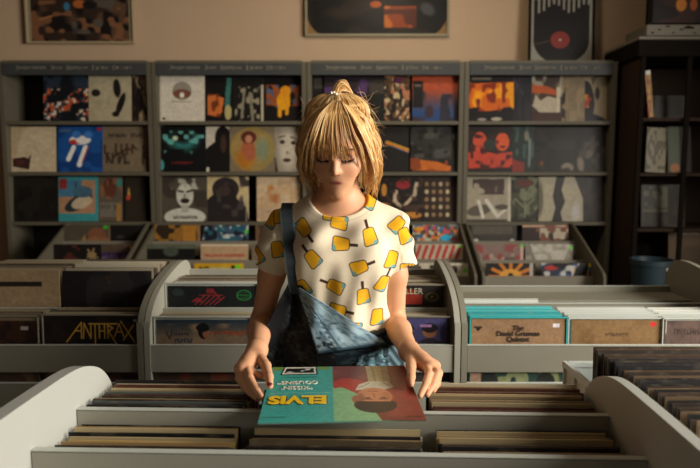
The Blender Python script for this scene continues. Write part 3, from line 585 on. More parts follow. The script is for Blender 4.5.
# ================================================================ dark glazed cabinet, right
CX = 1.875; CY = 3.97
cab = thing('display_cabinet', 'tall dark brown display cabinet with open shelves in the right corner', 'cabinet', (CX, CY, 0))
W = 1.1; D = .5; HT = 2.2
MB().box(0, .022, 0, D, 0, HT).build('side_panel', M_darkwood, cab, bevel=.002)
MB().box(W-.022, W, 0, D, 0, HT).build('side_panel', M_darkwood, cab, bevel=.002)
MB().box(.022, W-.022, D-.02, D-.005, 0, HT).build('back_panel', M_darkwood, cab)
MB().box(-.03, W+.03, -.03, D, HT, HT+.018).build('cabinet_top', M_binwarm, cab, bevel=.003)
MB().box(-.028, W+.03, -.028, D, HT-.105, HT-.002).build('cornice', M_black, cab, bevel=.003)
cz = [1.71, 1.35, .98, .55, .08]
for z in cz: MB().box(.022, W-.022, .02, D-.02, z-.02, z).build('shelf', M_darkwood, cab, bevel=.002)
for xx in (.0, .30, W-.05): MB().box(xx, xx+.03, -.015, 0, .05, HT-.105).build('front_stile', M_black, cab)
hb = thing('stereo_receiver', 'flat pale grey audio unit with dark controls lying on the cabinet top', 'receiver', (CX+.02, CY-.02, HT+.018))
MB().box(0, .44, 0, .3, .008, .075).build('body', mat('dull_grey_metal', (112, 106, 90), .5), hb, bevel=.003)
dl = MB()
for q in range(9): dl.box(.03+.045*q, .03+.045*q+random.uniform(.01, .035), -.003, .001, .02+.02*(q % 3), .028+.02*(q % 3))
dl.box(.24, .3, -.003, .001, .05, .062); dl.build('control', M_black, hb)
for sx in (.04, .4):
    for sy in (.04, .26): MB().cyl((sx, sy, 0), (sx, sy, .008), .012).build('foot', M_black, hb)
pt, w = picture(646, 760, 29, CY+.1, 'dark framed picture with two orange shapes, standing on the audio unit', M_black,
        A(72, (36, 26, 22)).noise(6, (60, 36, 30), .5).ell(.28, .28, .05, .1, (206, 130, 50)).ell(.4, .28, .035, .09, (180, 96, 40)).ell(.6, .25, .12, .2, (52, 50, 46), 0, .5), .035, ht=.5)
pt.location.z = HT+.018+.0765
# what the cabinet holds
def put(name, art, w, h, x, y, z, lab, cat, rz=0, ry=0, rx=-5, th=.004, group='items on the dark cabinet shelves'):
    o = obj(name, art_mesh(name, art, w, h, th)); o.location = (x, y, z); o.rotation_euler = (math.radians(rx), math.radians(ry), math.radians(rz))
    return tag(o, lab, cat, group)
cy = CY+.1
mg = put('magazine', A(48, (120, 96, 66)).rect(.0, 0, .5, 1, (150, 66, 44)).noise(12, (190, 150, 70), .5).rect(0, .9, 1, 1, (216, 212, 196)), .035, .3, P(646, 80, cy).x, cy, cz[0]+.003, 'slim leaning red and yellow spined book with white head, cabinet top shelf', 'book', ry=-8, th=.2, rx=0)
put('record_sleeve', A(40, (50, 42, 36)).rect(.1, .1, .9, .9, (66, 58, 50)).rect(.13, .13, .87, .87, (44, 38, 32)), .22, .16, P(675, 100, cy).x, cy+.05, cz[0]+.001, 'dark square case with a thin grey outline on the cabinet top shelf', 'box')
put('record_sleeve', A(48, (150, 140, 116)).noise(9, (110, 102, 84), .5), .135, .3, P(656, 148, cy).x, cy, cz[1]+.005, 'pale beige sleeve on the cabinet second shelf, nearest its post', 'record', ry=3)
put('record_sleeve', A(48, (96, 104, 84)).rect(.5, 0, 1, 1, (44, 38, 32)).ell(.3, .1, .2, .1, (180, 120, 80)), .16, .31, P(682, 148, cy).x+.01, cy+.03, cz[1]+.005, 'narrow grey green sleeve on the cabinet second shelf', 'record', ry=-2)
put('record_sleeve', A(48, (60, 52, 44)).rect(.05, .45, .6, .95, (110, 104, 86)).noise(9, (70, 64, 56), .5).rect(.05, .35, .6, .42, (104, 98, 80)), .3, .29, P(668, 200, cy).x, cy+.05, cz[2]+.001, 'dark sleeve with a small pale picture on the cabinet third shelf', 'record')
rd = MB(); c = Vector((P(648, 240, cy).x, cy-.02, cz[3]+.155))
o = obj('vinyl_record', MB().cyl((0, -.002, 0), (0, .002, 0), .15, n=40).cyl((0, -.0035, 0), (0, -.002, 0), .05, n=30).mesh('vinyl_record', M_black)); o.location = (P(652, 240, cy).x+.03, cy+.2, cz[3]+.152)
tag(o, 'black disc standing upright on the cabinet low shelf', 'record')
put('record_sleeve', A(48, (110, 88, 66)).ell(.5, .4, .3, .3, (84, 66, 50), 0, .5).noise(5, (96, 78, 58), .5).rect(.3, .93, .7, 1, (170, 160, 140)), .31, .31, P(694, 245, cy).x, cy+.02, cz[3]+.085, 'large faded tan sleeve low in the dark cabinet', 'record')
bx = MB().box(-.15, .15, -.05, .05, 0, .083).build('cardboard_box', mat('brown_card', (96, 76, 56), .8), bevel=.002); bx.location = (P(694, 245, cy).x, cy+.04, cz[3]+.001); tag(bx, 'low brown box under the faded tan sleeve in the dark cabinet', 'box')
# waste bin in front of the cabinet: blue grey tub
tub = thing('plastic_tub', 'blue grey round plastic tub in front of the dark cabinet', 'tub', (P(655, 280, 3.55).x, 3.6, 0))
zt = P(655, 259, 3.6).z
lv = MB(); n = 40
for r0, z0, r1, z1 in ((.085, .3, .12, zt), (.12, zt, .125, zt), (.125, zt, .125, zt-.03), (.125, zt-.03, .118, zt-.03), (.114, zt, .08, .31), (.08, .31, .001, .31)):
    lv.cyl((0, 0, z0), (0, 0, z1 if z1 != z0 else z1+.0005), r0, r1, n=n, caps=False)
lv.cyl((0, 0, .3), (0, 0, .302), .085, n=n)
lv.build('tub_body', mat('blue_grey_plastic', (44, 60, 68), .4, var=.06), tub, smooth=True)
st = thing('stool', 'low dark wooden stool under the blue grey tub', 'stool', (tub.location.x, 3.6, 0))
MB().box(-.14, .14, -.14, .14, .27, .298).build('seat', M_darkwood, st, bevel=.004)
for sx in (-1, 1):
    for sy in (-1, 1): MB().box(sx*.12-.015, sx*.12+.015, sy*.12-.015, sy*.12+.015, 0, .27).build('leg', M_darkwood, st)
# ================================================================ record bins in the middle of the shop
def PX(u, v, X):
    x = (u-350)/F_PX; y = (234-v)/F_PX
    d = (x, math.cos(TILT)+y*math.sin(TILT), -math.sin(TILT)+y*math.cos(TILT)); t = X/d[0]
    return (d[1]*t, CAM_H+d[2]*t)
# silhouette of a side panel: flat foot, upright front, long curve back to a rounded top
def side_profile():
    ctrl = [(1.93, .0), (1.93, .80), (1.935, .85), (1.955, .89), (1.99, .925), (2.06, .96), (2.15, .985), (2.25, 1.003), (2.33, 1.012), (2.40, 1.008), (2.445, .985), (2.47, .94), (2.48, .88), (2.48, 0)]
    out = []
    for i in range(len(ctrl)-1):
        p0 = ctrl[max(i-1, 0)]; p1 = ctrl[i]; p2 = ctrl[i+1]; p3 = ctrl[min(i+2, len(ctrl)-1)]
        if i in (0, len(ctrl)-2): out.append(p1); continue
        for k in range(4):
            t = k/4
            out.append(tuple(.5*((2*p1[j])+(-p0[j]+p2[j])*t+(2*p0[j]-5*p1[j]+4*p2[j]-p3[j])*t*t+(-p0[j]+3*p1[j]-3*p2[j]+p3[j])*t**3) for j in range(2)))
    out.append(ctrl[-1]); return out
PROF = side_profile()
def panel(prof, x0, x1, m, parent, name='side_panel', edge=M_edge):
    o = MB().prism(prof, x0, x1).build(name, m, parent, bevel=.0025, seg=2)
    return o
def bin_unit(x0, x1, lab, m, group, f1, f2, zb=.962, zd=.884, yd=2.076):
    t = thing('record_bin', lab, 'record bin', (0, 0, 0), 0, group)
    panel(PROF, x0-.02, x0, m, t); panel(PROF, x1, x1+.02, m, t)
    MB().box(x0, x1, 1.935, 1.947, .70, .792).build('front_board', m, t, bevel=.002)
    MB().box(x0, x1, 1.935, 1.947, .30, .662).build('lower_board', m, t, bevel=.002)
    MB().box(x0, x1, yd, yd+.012, .52, zd).build('divider', m, t, bevel=.002)
    MB().box(x0, x1, 2.44, 2.452, .30, zb).build('back_board', m, t, bevel=.002)
    for ya, yb, zz in ((1.935, 1.947, .792), (1.935, 1.947, .662), (yd, yd+.012, zd), (2.44, 2.452, zb)): MB().box(x0, x1, ya-.0006, yb+.0006, zz, zz+.002).build('edge_highlight', M_edge, t, bevel=.0006)  # pale strips put in as highlights along the board tops
    MB().box(x0, x1, 1.9545, yd, f1-.018, f1-.003).build('bin_floor', m, t)
    MB().box(x0, x1, yd+.012, 2.44, f2-.018, f2-.003).build('bin_floor', m, t)
    MB().box(x0, x1, 1.95, 2.44, .365, .385).build('base_shelf', m, t)
    if zb < .9: MB().box(x0, x1, 2.275, 2.44, .856, .870).build('lid_board', m, t, bevel=.002)
    return t
BG = 'record bins in the middle of the shop'
zL = .884; zL2 = P(100, 271, 2.105).z; zM = .872; zM2 = P(350, 286, 2.105).z; zR = .876
bin_unit(-1.69, -.703, 'grey record bin at the left, with the yellow lettered black cover in front', M_bin, BG, zL-.3165, zL2-.3165)
bin_unit(-.66, .345, 'grey record bin behind the woman with a pale curved side panel', M_lam, BG, zM-.3165, zM2-.3165)
bin_unit(.388, 1.32, 'grey record bin at the right behind turquoise topped sleeves', M_bin, BG, zR-.326, zR-.307, .892, .872, 2.205)

PAL = [(168, 148, 118), (140, 120, 96), (96, 80, 64), (46, 40, 36), (30, 28, 28), (190, 176, 150), (120, 60, 44), (84, 92, 86), (176, 140, 96), (60, 52, 60), (150, 140, 128), (66, 50, 38)]
def sleeve_mesh(w=.314, h=.314, t=.0034):
    """a card sleeve with a disc inside: fatter in the middle, open along its right side"""
    mb = MB(); n = 7
    for side in (-1, 1):
        vs = [(x, side*(t/2*(.45+.55*math.cos(PI*.46*x/(w/2)))), z) for z in (0, h/2, h) for x in np.linspace(-w/2, w/2, n)]
        o = len(mb.v); mb.v += vs
        mb.f += [tuple(o+a for a in (j*n+i, j*n+i+1, (j+1)*n+i+1, (j+1)*n+i)) for j in range(2) for i in range(n-1)]
    k = 3*n
    for j in (0, 2): mb.f += [(j*n+i, j*n+i+1, k+j*n+i+1, k+j*n+i) for i in range(n-1)]
    mb.f += [(j*n+i, (j+1)*n+i, k+(j+1)*n+i, k+j*n+i) for j in range(2) for i in (0, n-1)]
    return mb.mesh('record_sleeve', M_sleeve)
SLEEVES = [sleeve_mesh(.315, .314, .0034), sleeve_mesh(.312, .311, .0044), sleeve_mesh(.3145, .3145, .0026)]
def stack(cx, y0, y1, ztop, n, lab, group, lean=0, pal=PAL, dz=.004, dx=.004, yaw=.5, seed=1, h=.314, dzs=None):
    r = random.Random(seed); out = []
    for i in range(n):
        me = r.choice(SLEEVES); o = obj('record_sleeve', me)
        y = y0+(y1-y0)*(i+.5)/n+r.uniform(-.0008, .0008)
        zt = ztop+r.uniform(-dz, dz)+(dzs(i/(n-1)) if dzs else 0)
        a = math.radians(lean+r.uniform(-.25, .25))
        o.location = (cx+r.uniform(-dx, dx), y-math.sin(-a)*.314, zt-.314*math.cos(a)); o.rotation_euler = (a, 0, math.radians(r.uniform(-yaw, yaw)))
        o.color = L4(r.choice(pal)); tag(o, lab, 'record', group); out.append(o)
    return out
def front_cover(x, Y, ztop, art, lab, w=.315, lean=-1.5, group='front covers of the middle bins', h=.315):
    art.fine(.06); o = obj('record_sleeve', art_mesh('record_sleeve', art, w, h, .004)); a = math.radians(lean)
    o.location = (x, Y-.315*math.sin(-a), ztop-.315*math.cos(a)); o.rotation_euler = (a, 0, 0)
    return tag(o, lab, 'record', group)
def plastic(o, w=.33, lip=.012, m=None):
    """clear outer sleeve seen as a pale rim above and beside the cover"""
    mb = MB().box(-w/2, w/2, .0025, .004, .001, .315+lip)
    mb.box(-w/2, -w/2+.004, -.006, .0025, .001, .315+lip).box(w/2-.004, w/2, -.006, .0025, .001, .315+lip).box(-w/2, w/2, -.006, .0025, .315+lip-.004, .315+lip)
    return mb.build('plastic_cover', m or M_clear, o, bevel=.0008)

PALE = [(176, 164, 138), (150, 136, 110), (190, 180, 156), (120, 104, 84), (166, 150, 120), (90, 78, 64)]
# ---- left bin
zL = .884; zL2 = P(100, 271, 2.105).z
black_art = A(128, (28, 26, 26)).noise(8, (44, 32, 28), .5, .2).noise(6, (84, 50, 40), .6, .2, .72, .55, 1, 1)
def lg(a, pts, c=(206, 158, 62), w=.014):      # jagged yellow band name
    for (x0, y0, x1, y1) in pts: a.line(x0, y0, x1, y1, w, c)
    return a
lg(black_art, [(.24, .72, .40, .93), (.40, .93, .40, .76), (.33, .84, .40, .84), (.42, .76, .43, .92), (.43, .92, .50, .76), (.50, .76, .50, .92),
               (.48, .915, .78, .915), (.545, .915, .545, .66), (.59, .90, .59, .76), (.59, .84, .645, .84), (.645, .90, .645, .76),
               (.68, .90, .68, .76), (.68, .90, .735, .87), (.735, .87, .68, .83), (.69, .83, .78, .68), (.75, .78, .80, .915), (.80, .915, .845, .78), (.77, .83, .83, .83),
               (.82, .94, .96, .72), (.95, .90, .84, .74)])
black_art.ell(.97, .95, .02, .015, (170, 160, 140))
o = front_cover(-.868, 1.968, zL, black_art, 'black record cover with jagged yellow lettering across it'); plastic(o, .325, .006, M_binwarm)
o = front_cover(-1.205, 1.968, zL-.004, A(80, (60, 36, 28)).noise(6, (96, 50, 36), .5, .2).noise(10, (40, 28, 24), .55).rect(0, .96, 1, 1, (120, 104, 80)).rect(.82, .86, .9, .9, (170, 160, 150)), 'dark rust brown record cover with a small pale price label'); plastic(o, .325, .006, M_binwarm)
o = front_cover(-.864, 2.108, zL2, A(80, (34, 32, 32)).noise(6, (48, 44, 42), .5).line(.5, .93, .52, .86, .01, (110, 84, 54)).line(.52, .86, .56, .93, .01, (110, 84, 54)).ell(.53, .9, .06, .04, (60, 48, 38), 0, .5), 'charcoal record cover with a tiny gold crest in the rear tier')
o = front_cover(-1.192, 2.108, zL2, A(80, (166, 140, 106)).rect(.1, .82, .8, .875, (44, 38, 34)).rect(0, 0, 1, .02, (120, 100, 80)), 'tan record cover with a solid black bar across its top')
for i, x in enumerate((-.868, -1.205)): stack(x, 1.985, 2.066, zL+.004, 9, 'worn record sleeve filed upright in the front tier of the left bin', 'sleeves in the front tier of the left bin', pal=PALE, seed=20+i)
for i, x in enumerate((-.869, -1.195)): stack(x, 2.128, 2.36, zL2+.004, 13, 'worn record sleeve filed upright in the rear tier of the left bin', 'sleeves in the rear tier of the left bin', pal=PALE, seed=30+i)
# ---- middle bin
blu = A(128, (84, 88, 92)).grad((120, 100, 80), (44, 56, 66), .66, .98).noise(7, (140, 116, 90), .5, .25, 0, .55, 1, .92).ell(.5, .78, .06, .16, (26, 24, 26)).ell(.53, .72, .04, .09, (150, 96, 70)).ell(.49, .84, .07, .08, (24, 24, 28))
blu.line(.1, .78, .14, .62, .012, (34, 40, 52)).line(.14, .62, .17, .78, .012, (34, 40, 52)).words(.19, .34, .72, .05, (34, 40, 52), 4, 0).words(.2, .38, .6, .06, (26, 60, 84), 7, 0).words(.62, .95, .74, .09, (150, 66, 42), 3, .02).rect(.0, .0, 1, .55, (90, 84, 76))
blu.squeeze(0.58, 0.77)
o = front_cover(-.490, 1.965, zM, blu, 'dusky blue and tan record cover with a dark haired head and red lettering'); plastic(o, .332, .012)
blk = A(110, (26, 28, 28)).ell(.12, .86, .07, .08, (44, 54, 54)).poly([(.26, .66), (.34, .76), (.4, .66)], (130, 40, 44))
for q in range(5): blk.line(.31+.055*q, .60+.0*q, .42+.055*q, .80-.01*q, .014, (150, 46, 50))
blk.rect(.44, .84, .52, .94, (120, 40, 44)).line(.36, .80, .62, .80, .015, (150, 46, 50)).line(.5, .93, .6, .7, .02, (130, 40, 44))
for q, rr in ((0, .085), (1, .07)): blk.ell(.86, .8, rr, rr*1.35, (44, 120, 60) if q == 0 else (26, 34, 30))
blk.words(.80, .92, .8, .04, (44, 120, 60), 5, 0).line(.82, .86, .9, .86, .01, (44, 120, 60)).line(.82, .74, .9, .74, .01, (44, 120, 60))
blk.squeeze(0.58, 0.775)
o = front_cover(-.492, 2.106, zM2, blk, 'black record cover with a red angular emblem and a round green stamp'); plastic(o, .332, .012)
pur = A(100, (70, 66, 108)).noise(5, (58, 54, 90), .5).rect(.96, 0, 1, 1, (40, 36, 40))
for q in (.25, .5, .75): pur.person(q+.03, .8, .5, (120, 78, 50), (34, 28, 34), (26, 22, 26))
pur.rect(.68, .86, .8, .9, (150, 110, 150)).rect(0, 0, 1, .55, (50, 46, 66))
pur.squeeze(0.6, 0.72)
o = front_cover(.178, 1.968, zM+.004, pur, 'violet record cover with three dark haired figures and a pale label'); plastic(o, .33, .008, M_binwarm)
ork = A(110, (34, 30, 26)).poly([(.28, .62), (.36, .9), (.62, .9), (.72, .62)], (190, 92, 30)).noise(7, (150, 50, 36), .55, .12, .45, .6, .75, .92).ell(.38, .76, .07, .16, (206, 130, 40)).ell(.86, .76, .08, .1, (90, 84, 50)).ell(.86, .76, .05, .065, (34, 30, 26)).ell(.86, .76, .02, .03, (130, 120, 60))
ork.squeeze(0.6, 0.79)
o = front_cover(.178, 2.106, zM2, ork, 'black record cover with a glowing orange shape and pale heading'); plastic(o, .33, .006, M_binwarm)
lettering('ENKER CALLER', .03, mat('cream_ink', (196, 184, 156), .6), o, (-.02, -.0045, .296))
for i, x in enumerate((-.493, .178)): stack(x, 1.985, 2.066, zM+.003, 9, 'worn record sleeve filed upright in the front tier of the middle bin', 'sleeves in the front tier of the middle bin', pal=PALE+[(200, 200, 190)], seed=40+i)
for i, x in enumerate((-.49, .178)): stack(x, 2.126, 2.34, zM2+.002, 13, 'worn record sleeve filed upright in the rear tier of the middle bin', 'sleeves in the rear tier of the middle bin', pal=PALE+[(200, 200, 190)], seed=50+i)
# ---- right bin
zR = .876
gri = A(110, (146, 114, 84)).rect(.2, 0, .8, .70, (34, 60, 56)).rect(.4, 0, .6, .69, (26, 24, 24)).rect(.03, .9, .12, .915, (40, 32, 28)).poly([(.04, .9), (.11, .9), (.075, .86)], (40, 32, 28)).rect(.865, .905, .935, .945, (214, 208, 216))
o = front_cover(.563, 1.965, zR, gri, 'brown record cover with three centred lines of dark lettering')
M_ink = mat('dark_ink', (48, 36, 30), .6)
for i, (tx, zz) in enumerate((('The', .2835), ('David Grisman', .2645), ('Quintet', .2455))): lettering(tx, .024, M_ink, o, (0, -.0045, zz), bold=.0004)
plastic(o, .327, .006, M_teal_pl)
br = A(90, (130, 100, 64)).noise(5, (118, 88, 54), .5).words(.38, .62, .84, .035, (70, 50, 36), 3, 0).ell(.88, .95, .035, .025, (206, 50, 44)).rect(0, 0, .02, 1, (60, 80, 86))
o = front_cover(.896, 1.972, zR-.006, br, 'plain mustard brown record cover with a small red sticker'); plastic(o, .33, .008)
o = front_cover(1.18, 1.968, zR-.008, A(80, (96, 76, 68)).words(.15, .9, .88, .06, (50, 40, 38), 5, 0).noise(8, (80, 62, 56), .5).rect(0, 0, .04, 1, (70, 60, 56)), 'dull purple brown record cover in a shiny sleeve, right end of the right bin', w=.26); plastic(o, .27, .01)
TEAL = [(60, 170, 172), (80, 186, 186), (44, 150, 154)]; WHT = [(200, 204, 196), (180, 184, 176), (210, 210, 200)]
stack(.563, 1.985, 2.115, zR+.010, 10, 'record in a turquoise plastic sleeve behind the three-line lettered cover', 'turquoise sleeves in the right bin', pal=TEAL, seed=61, dz=.002)
stack(.896, 1.99, 2.12, zR+.006, 10, 'record in a whitish plastic sleeve behind the mustard cover', 'whitish sleeves in the right bin', pal=WHT, seed=62, dz=.002)
for q in range(10):
    o = MB().box(-.13, .13, -.002, .002, 0, .313).build('record_sleeve', M_sleeve); o.location = (1.185, 1.99+.0125*q, zR-.31+.003*(q % 3)); o.color = L4(random.choice(WHT)); tag(o, 'record in a whitish plastic sleeve at the right end of the right bin', 'record', 'whitish sleeves at the end of the right bin')
sl = P(505, 300, 2.24); 
for q in range(3):
    o = MB().box(-.157, .157, -.002, .002, 0, .315).build('record_sleeve', M_sleeve); o.location = (.552+.003*q, 2.224+.012*q, P(500, 299, 2.24).z-.315); o.color = L4(WHT[q]); tag(o, 'white plastic sleeve alone in the nearly empty rear tier of the right bin', 'record', 'white sleeves in the rear tier of the right bin')
# lower storage, seen through the slots of the bins
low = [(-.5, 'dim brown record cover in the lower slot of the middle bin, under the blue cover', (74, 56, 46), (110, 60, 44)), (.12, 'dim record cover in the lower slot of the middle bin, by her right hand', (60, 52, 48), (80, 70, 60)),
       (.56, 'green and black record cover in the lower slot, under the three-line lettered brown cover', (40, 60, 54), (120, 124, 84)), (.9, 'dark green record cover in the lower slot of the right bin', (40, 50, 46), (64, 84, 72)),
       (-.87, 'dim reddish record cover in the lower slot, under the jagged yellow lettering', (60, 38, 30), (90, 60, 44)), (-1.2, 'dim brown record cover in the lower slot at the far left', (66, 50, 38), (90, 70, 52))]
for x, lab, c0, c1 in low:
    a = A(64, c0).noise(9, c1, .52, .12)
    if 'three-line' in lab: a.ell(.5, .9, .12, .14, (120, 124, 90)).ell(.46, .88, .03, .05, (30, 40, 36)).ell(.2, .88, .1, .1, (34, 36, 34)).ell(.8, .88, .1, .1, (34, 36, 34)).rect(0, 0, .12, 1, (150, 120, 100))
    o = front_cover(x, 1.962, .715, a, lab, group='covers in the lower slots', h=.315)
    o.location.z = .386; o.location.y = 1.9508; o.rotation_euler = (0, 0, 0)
# ================================================================ the bin in front, its panels and records
FX0, FX1 = -.575, .522
YAW = math.radians(-1.8); PIV = Vector((-.575, 1.05, 0))
def yawed(o, wide=1):
    p = Vector(o.location); o.location = PIV+Matrix.Rotation(YAW, 3, 'Z')@(p-PIV); o.rotation_euler.z += YAW; o.scale.x = wide; return o
ctrl = [(.70, 0), (.70, .9), (.72, .93), (.76, .955), (.9, .958), (1.08, .960), (1.2, .958), (1.27, .945), (1.33, .917), (1.375, .870), (1.395, .81), (1.40, .74), (1.40, 0)]
FP = []
for i in range(len(ctrl)-1):
    p0 = ctrl[max(i-1, 0)]; p1 = ctrl[i]; p2 = ctrl[i+1]; p3 = ctrl[min(i+2, len(ctrl)-1)]
    if i in (0, len(ctrl)-2): FP.append(p1); continue
    for k in range(5):
        t = k/5
        FP.append(tuple(.5*((2*p1[j])+(-p0[j]+p2[j])*t+(2*p0[j]-5*p1[j]+4*p2[j]-p3[j])*t*t+(-p0[j]+3*p1[j]-3*p2[j]+p3[j])*t**3) for j in range(2)))
FP.append(ctrl[-1])
fb = thing('record_bin', 'pale grey record bin in front of the woman with rounded end panels', 'record bin')
FPR = [(y-.03*max(0, min(1, (y-.95)/.3)) if z > .5 and y > .9 else y, z) for y, z in FP if not (z == 0 and y > 1)]+[(1.35, 0)]
M_panel = mat('pale_laminate', (176, 177, 168), .5, var=.03, scale=12, bump=.05, bscale=220)
MB().prism(FP, FX0-.03, FX0).build('side_panel', M_panel, fb, bevel=.003)
MB().prism(FPR, FX1, FX1+.022).build('side_panel', M_panel, fb, bevel=.003)
MB().box(FX0, FX1, 1.033, 1.047, .42, .866).build('front_board', M_lam, fb, bevel=.002)
MB().box(FX0, FX1, 1.203, 1.217, .42, .873).build('divider', M_lam, fb, bevel=.002)
MB().box(FX0, FX1, 1.383, 1.395, .30, .80).build('back_board', M_lam, fb, bevel=.002)
MB().box(FX0, FX1, 1.047, 1.203, .505, .521).build('bin_floor', M_lam, fb)
MB().box(FX0, FX1, 1.217, 1.383, .535, .5515).build('bin_floor', M_lam, fb)
MB().box(FX0, FX1, .9, 1.383, .06, .10).build('base_board', M_lam, fb)

for ya, yb, zz in ((1.033, 1.047, .866), (1.203, 1.217, .873)): MB().box(FX0, FX1, ya-.0006, yb+.0006, zz, zz+.002).build('edge_highlight', M_edge, fb, bevel=.0006)  # painted highlight strips along the front bin's board tops
yawed(fb)
DARKP = [(206, 184, 140), (164, 142, 106), (104, 90, 68), (34, 30, 28), (24, 24, 26), (190, 170, 130), (96, 56, 44), (84, 92, 90), (176, 142, 96), (44, 40, 40), (140, 130, 110), (60, 48, 38), (210, 198, 168), (30, 26, 24), (190, 160, 90)]
def fs(cx, y0, y1, zt, n, lab, grp, seed, **k):
    for o in stack(cx, y0, y1, zt, n, lab, grp, lean=0, pal=DARKP, dz=.006, dx=.005, yaw=.35, seed=seed, **k): yawed(o, 1.06)
fs(-.393, 1.222, 1.378, .876, 22, 'worn record sleeve filed in the rear left stack of the front bin', 'rear left stack of the front bin', 71, dzs=lambda t: -.004*t)
fs(-.032, 1.222, 1.378, .876, 9, 'worn record sleeve filed under the turquoise and red cover in the front bin', 'rear middle stack of the front bin', 72)
fs(.338, 1.222, 1.378, .878, 22, 'worn record sleeve filed in the rear right stack of the front bin', 'rear right stack of the front bin', 73)
fs(-.396, 1.052, 1.198, .846, 17, 'worn record sleeve filed in the left stack nearest the camera', 'near left stack of the front bin', 74)
fs(-.030, 1.052, 1.198, .846, 17, 'worn record sleeve filed in the middle stack nearest the camera', 'near middle stack of the front bin', 75)
fs(.338, 1.052, 1.198, .846, 17, 'worn record sleeve filed in the right stack nearest the camera', 'near right stack of the front bin', 76)

# ---- crate of records at the right
cx0, cx1, cy0, cy1, cz0, cz1 = .556, .935, .93, 1.53, .600, .871
cr = thing('plastic_crate', 'white ribbed plastic crate full of records behind the right end panel', 'crate', ((cx0+cx1)/2, (cy0+cy1)/2, cz0))
hx, hy, hz = (cx1-cx0)/2, (cy1-cy0)/2, cz1-cz0
shell = MB()
th = .004
shell.box(-hx+.008, hx-.008, -hy+.008, hy-.008, 0, .021)
for s in (-1, 1):
    a, b = sorted((s*(hx-.008), s*(hx-.012))); shell.box(a, b, -hy+.008, hy-.008, .006, hz)
    a, b = sorted((s*(hy-.008), s*(hy-.012))); shell.box(-hx+.012, hx-.012, a, b, .006, hz)
shell.build('crate_shell', M_white_pl, cr, bevel=.001)
rim = MB()
for s in (-1, 1):
    a, b = sorted((s*hx, s*(hx-.014))); rim.box(a, b, -hy, hy, hz-.014, hz+.002)
    a, b = sorted((s*hy, s*(hy-.014))); rim.box(-hx+.014, hx-.014, a, b, hz-.014, hz+.002)
rim.build('rim', M_white_pl, cr, bevel=.002)
rb = MB()
for q in range(9):
    y = -hy+.01+(2*hy-.02)*q/8
    for s in (-1, 1):
        a, b = sorted((s*(hx-.001), s*(hx-.009))); rb.box(a, b, y-.003, y+.003, .0, hz-.014)
for q in range(7):
    x = -hx+.01+(2*hx-.02)*q/6
    for s in (-1, 1):
        a, b = sorted((s*(hy-.001), s*(hy-.009))); rb.box(x-.003, x+.003, a, b, .0, hz-.014)
for s in (-1, 1):
    a, b = sorted((s*(hx-.001), s*(hx-.009))); rb.box(a, b, -hy+.01, hy-.01, .12, .127)
rb.build('rib', M_white_pl, cr)
r = random.Random(9); ncr = 36; THICK = [sleeve_mesh(.315, .314, .0078), sleeve_mesh(.312, .311, .0065)]
CR = [(64, 48, 34), (84, 62, 42), (46, 36, 28), (28, 24, 22), (104, 82, 58), (36, 30, 28), (58, 44, 34), (120, 100, 74), (22, 20, 20), (72, 54, 40), (30, 28, 30)]
for i in range(ncr):
    o = obj('record_sleeve', r.choice(THICK)); y = .96+(1.412-.96)*i/(ncr-1)+r.uniform(-.0015, .0015)
    a = math.radians(-1.5+r.uniform(-.4, .4))
    o.location = (.587+.158+r.uniform(-.003, .005)+.0, y, cz0+.0225+r.uniform(0, .002)+.008); o.rotation_euler = (a, 0, math.radians(r.uniform(-.5, .5)))
    o.color = L4(r.choice(CR)); tag(o, 'old record in a browned sleeve standing in the white crate', 'record', 'records in the white crate')
MB_st = thing('counter_cabinet', 'low grey cabinet under the white crate', 'cabinet', ((cx0+cx1)/2, 1.2, 0))
MB().box(-.185, .6, -.5, .36, .06, cz0-.022).build('cabinet_body', M_bin, MB_st, bevel=.003)
MB().box(-.185, .61, -.51, .37, cz0-.022, cz0-.001).build('cabinet_top', M_lam, MB_st, bevel=.003)
MB().box(-.15, .57, -.46, .33, 0, .06).build('plinth', M_black, MB_st)

# ---- the cover in her hands
E = Art(220, (62, 158, 148))
E.rect(.452, 0, 1, 1, (132, 58, 46)).noise(7, (108, 44, 38), .5, .3, .46, 0, 1, 1)
E.poly([(.425, .86), (.452, .86), (.452, 1), (.425, 1)], (128, 54, 44))
E.poly([(.452, 0), (.452, .56), (.50, .56), (.58, .47), (.66, .33), (.70, .15), (.735, 0)], (128, 176, 128))
E.poly([(.455, .53), (.455, .66), (.52, .73), (.60, .72), (.68, .64), (.66, .50), (.58, .46), (.52, .55)], (168, 46, 38))   # jacket shoulder
E.poly([(.84, .62), (.9, .74), (1, .70), (1, .3), (.9, .34), (.86, .5)], (140, 54, 44))
E.poly([(.70, .56), (.70, 1), (.86, 1), (.85, .56)], (176, 160, 122)).line(.75, .6, .745, 1, .012, (146, 130, 98)).line(.81, .6, .82, 1, .008, (150, 134, 100))
E.poly([(.60, .49), (.63, .60), (.70, .66), (.84, .66), (.87, .55), (.80, .50), (.72, .52)], (206, 200, 178)).line(.62, .53, .70, .62, .012, (150, 140, 118)).line(.84, .56, .80, .64, .01, (150, 140, 118))
E.ell(.715, .24, .135, .125, (34, 26, 24)).ell(.60, .33, .03, .07, (150, 92, 66))
E.ell(.72, .38, .115, .155, (190, 124, 86)).ell(.63, .36, .03, .1, (140, 84, 60), 0, .5).ell(.80, .38, .05, .12, (168, 104, 72), 0, .6)
E.ell(.715, .215, .13, .07, (34, 26, 24)).line(.61, .28, .83, .27, .04, (34, 26, 24))
E.line(.65, .335, .70, .33, .012, (50, 34, 28)).line(.75, .33, .80, .335, .012, (50, 34, 28)).ell(.675, .355, .018, .01, (60, 40, 32)).ell(.775, .355, .018, .01, (60, 40, 32)).line(.72, .36, .715, .43, .012, (150, 92, 64)).line(.69, .47, .75, .47, .014, (140, 70, 56))
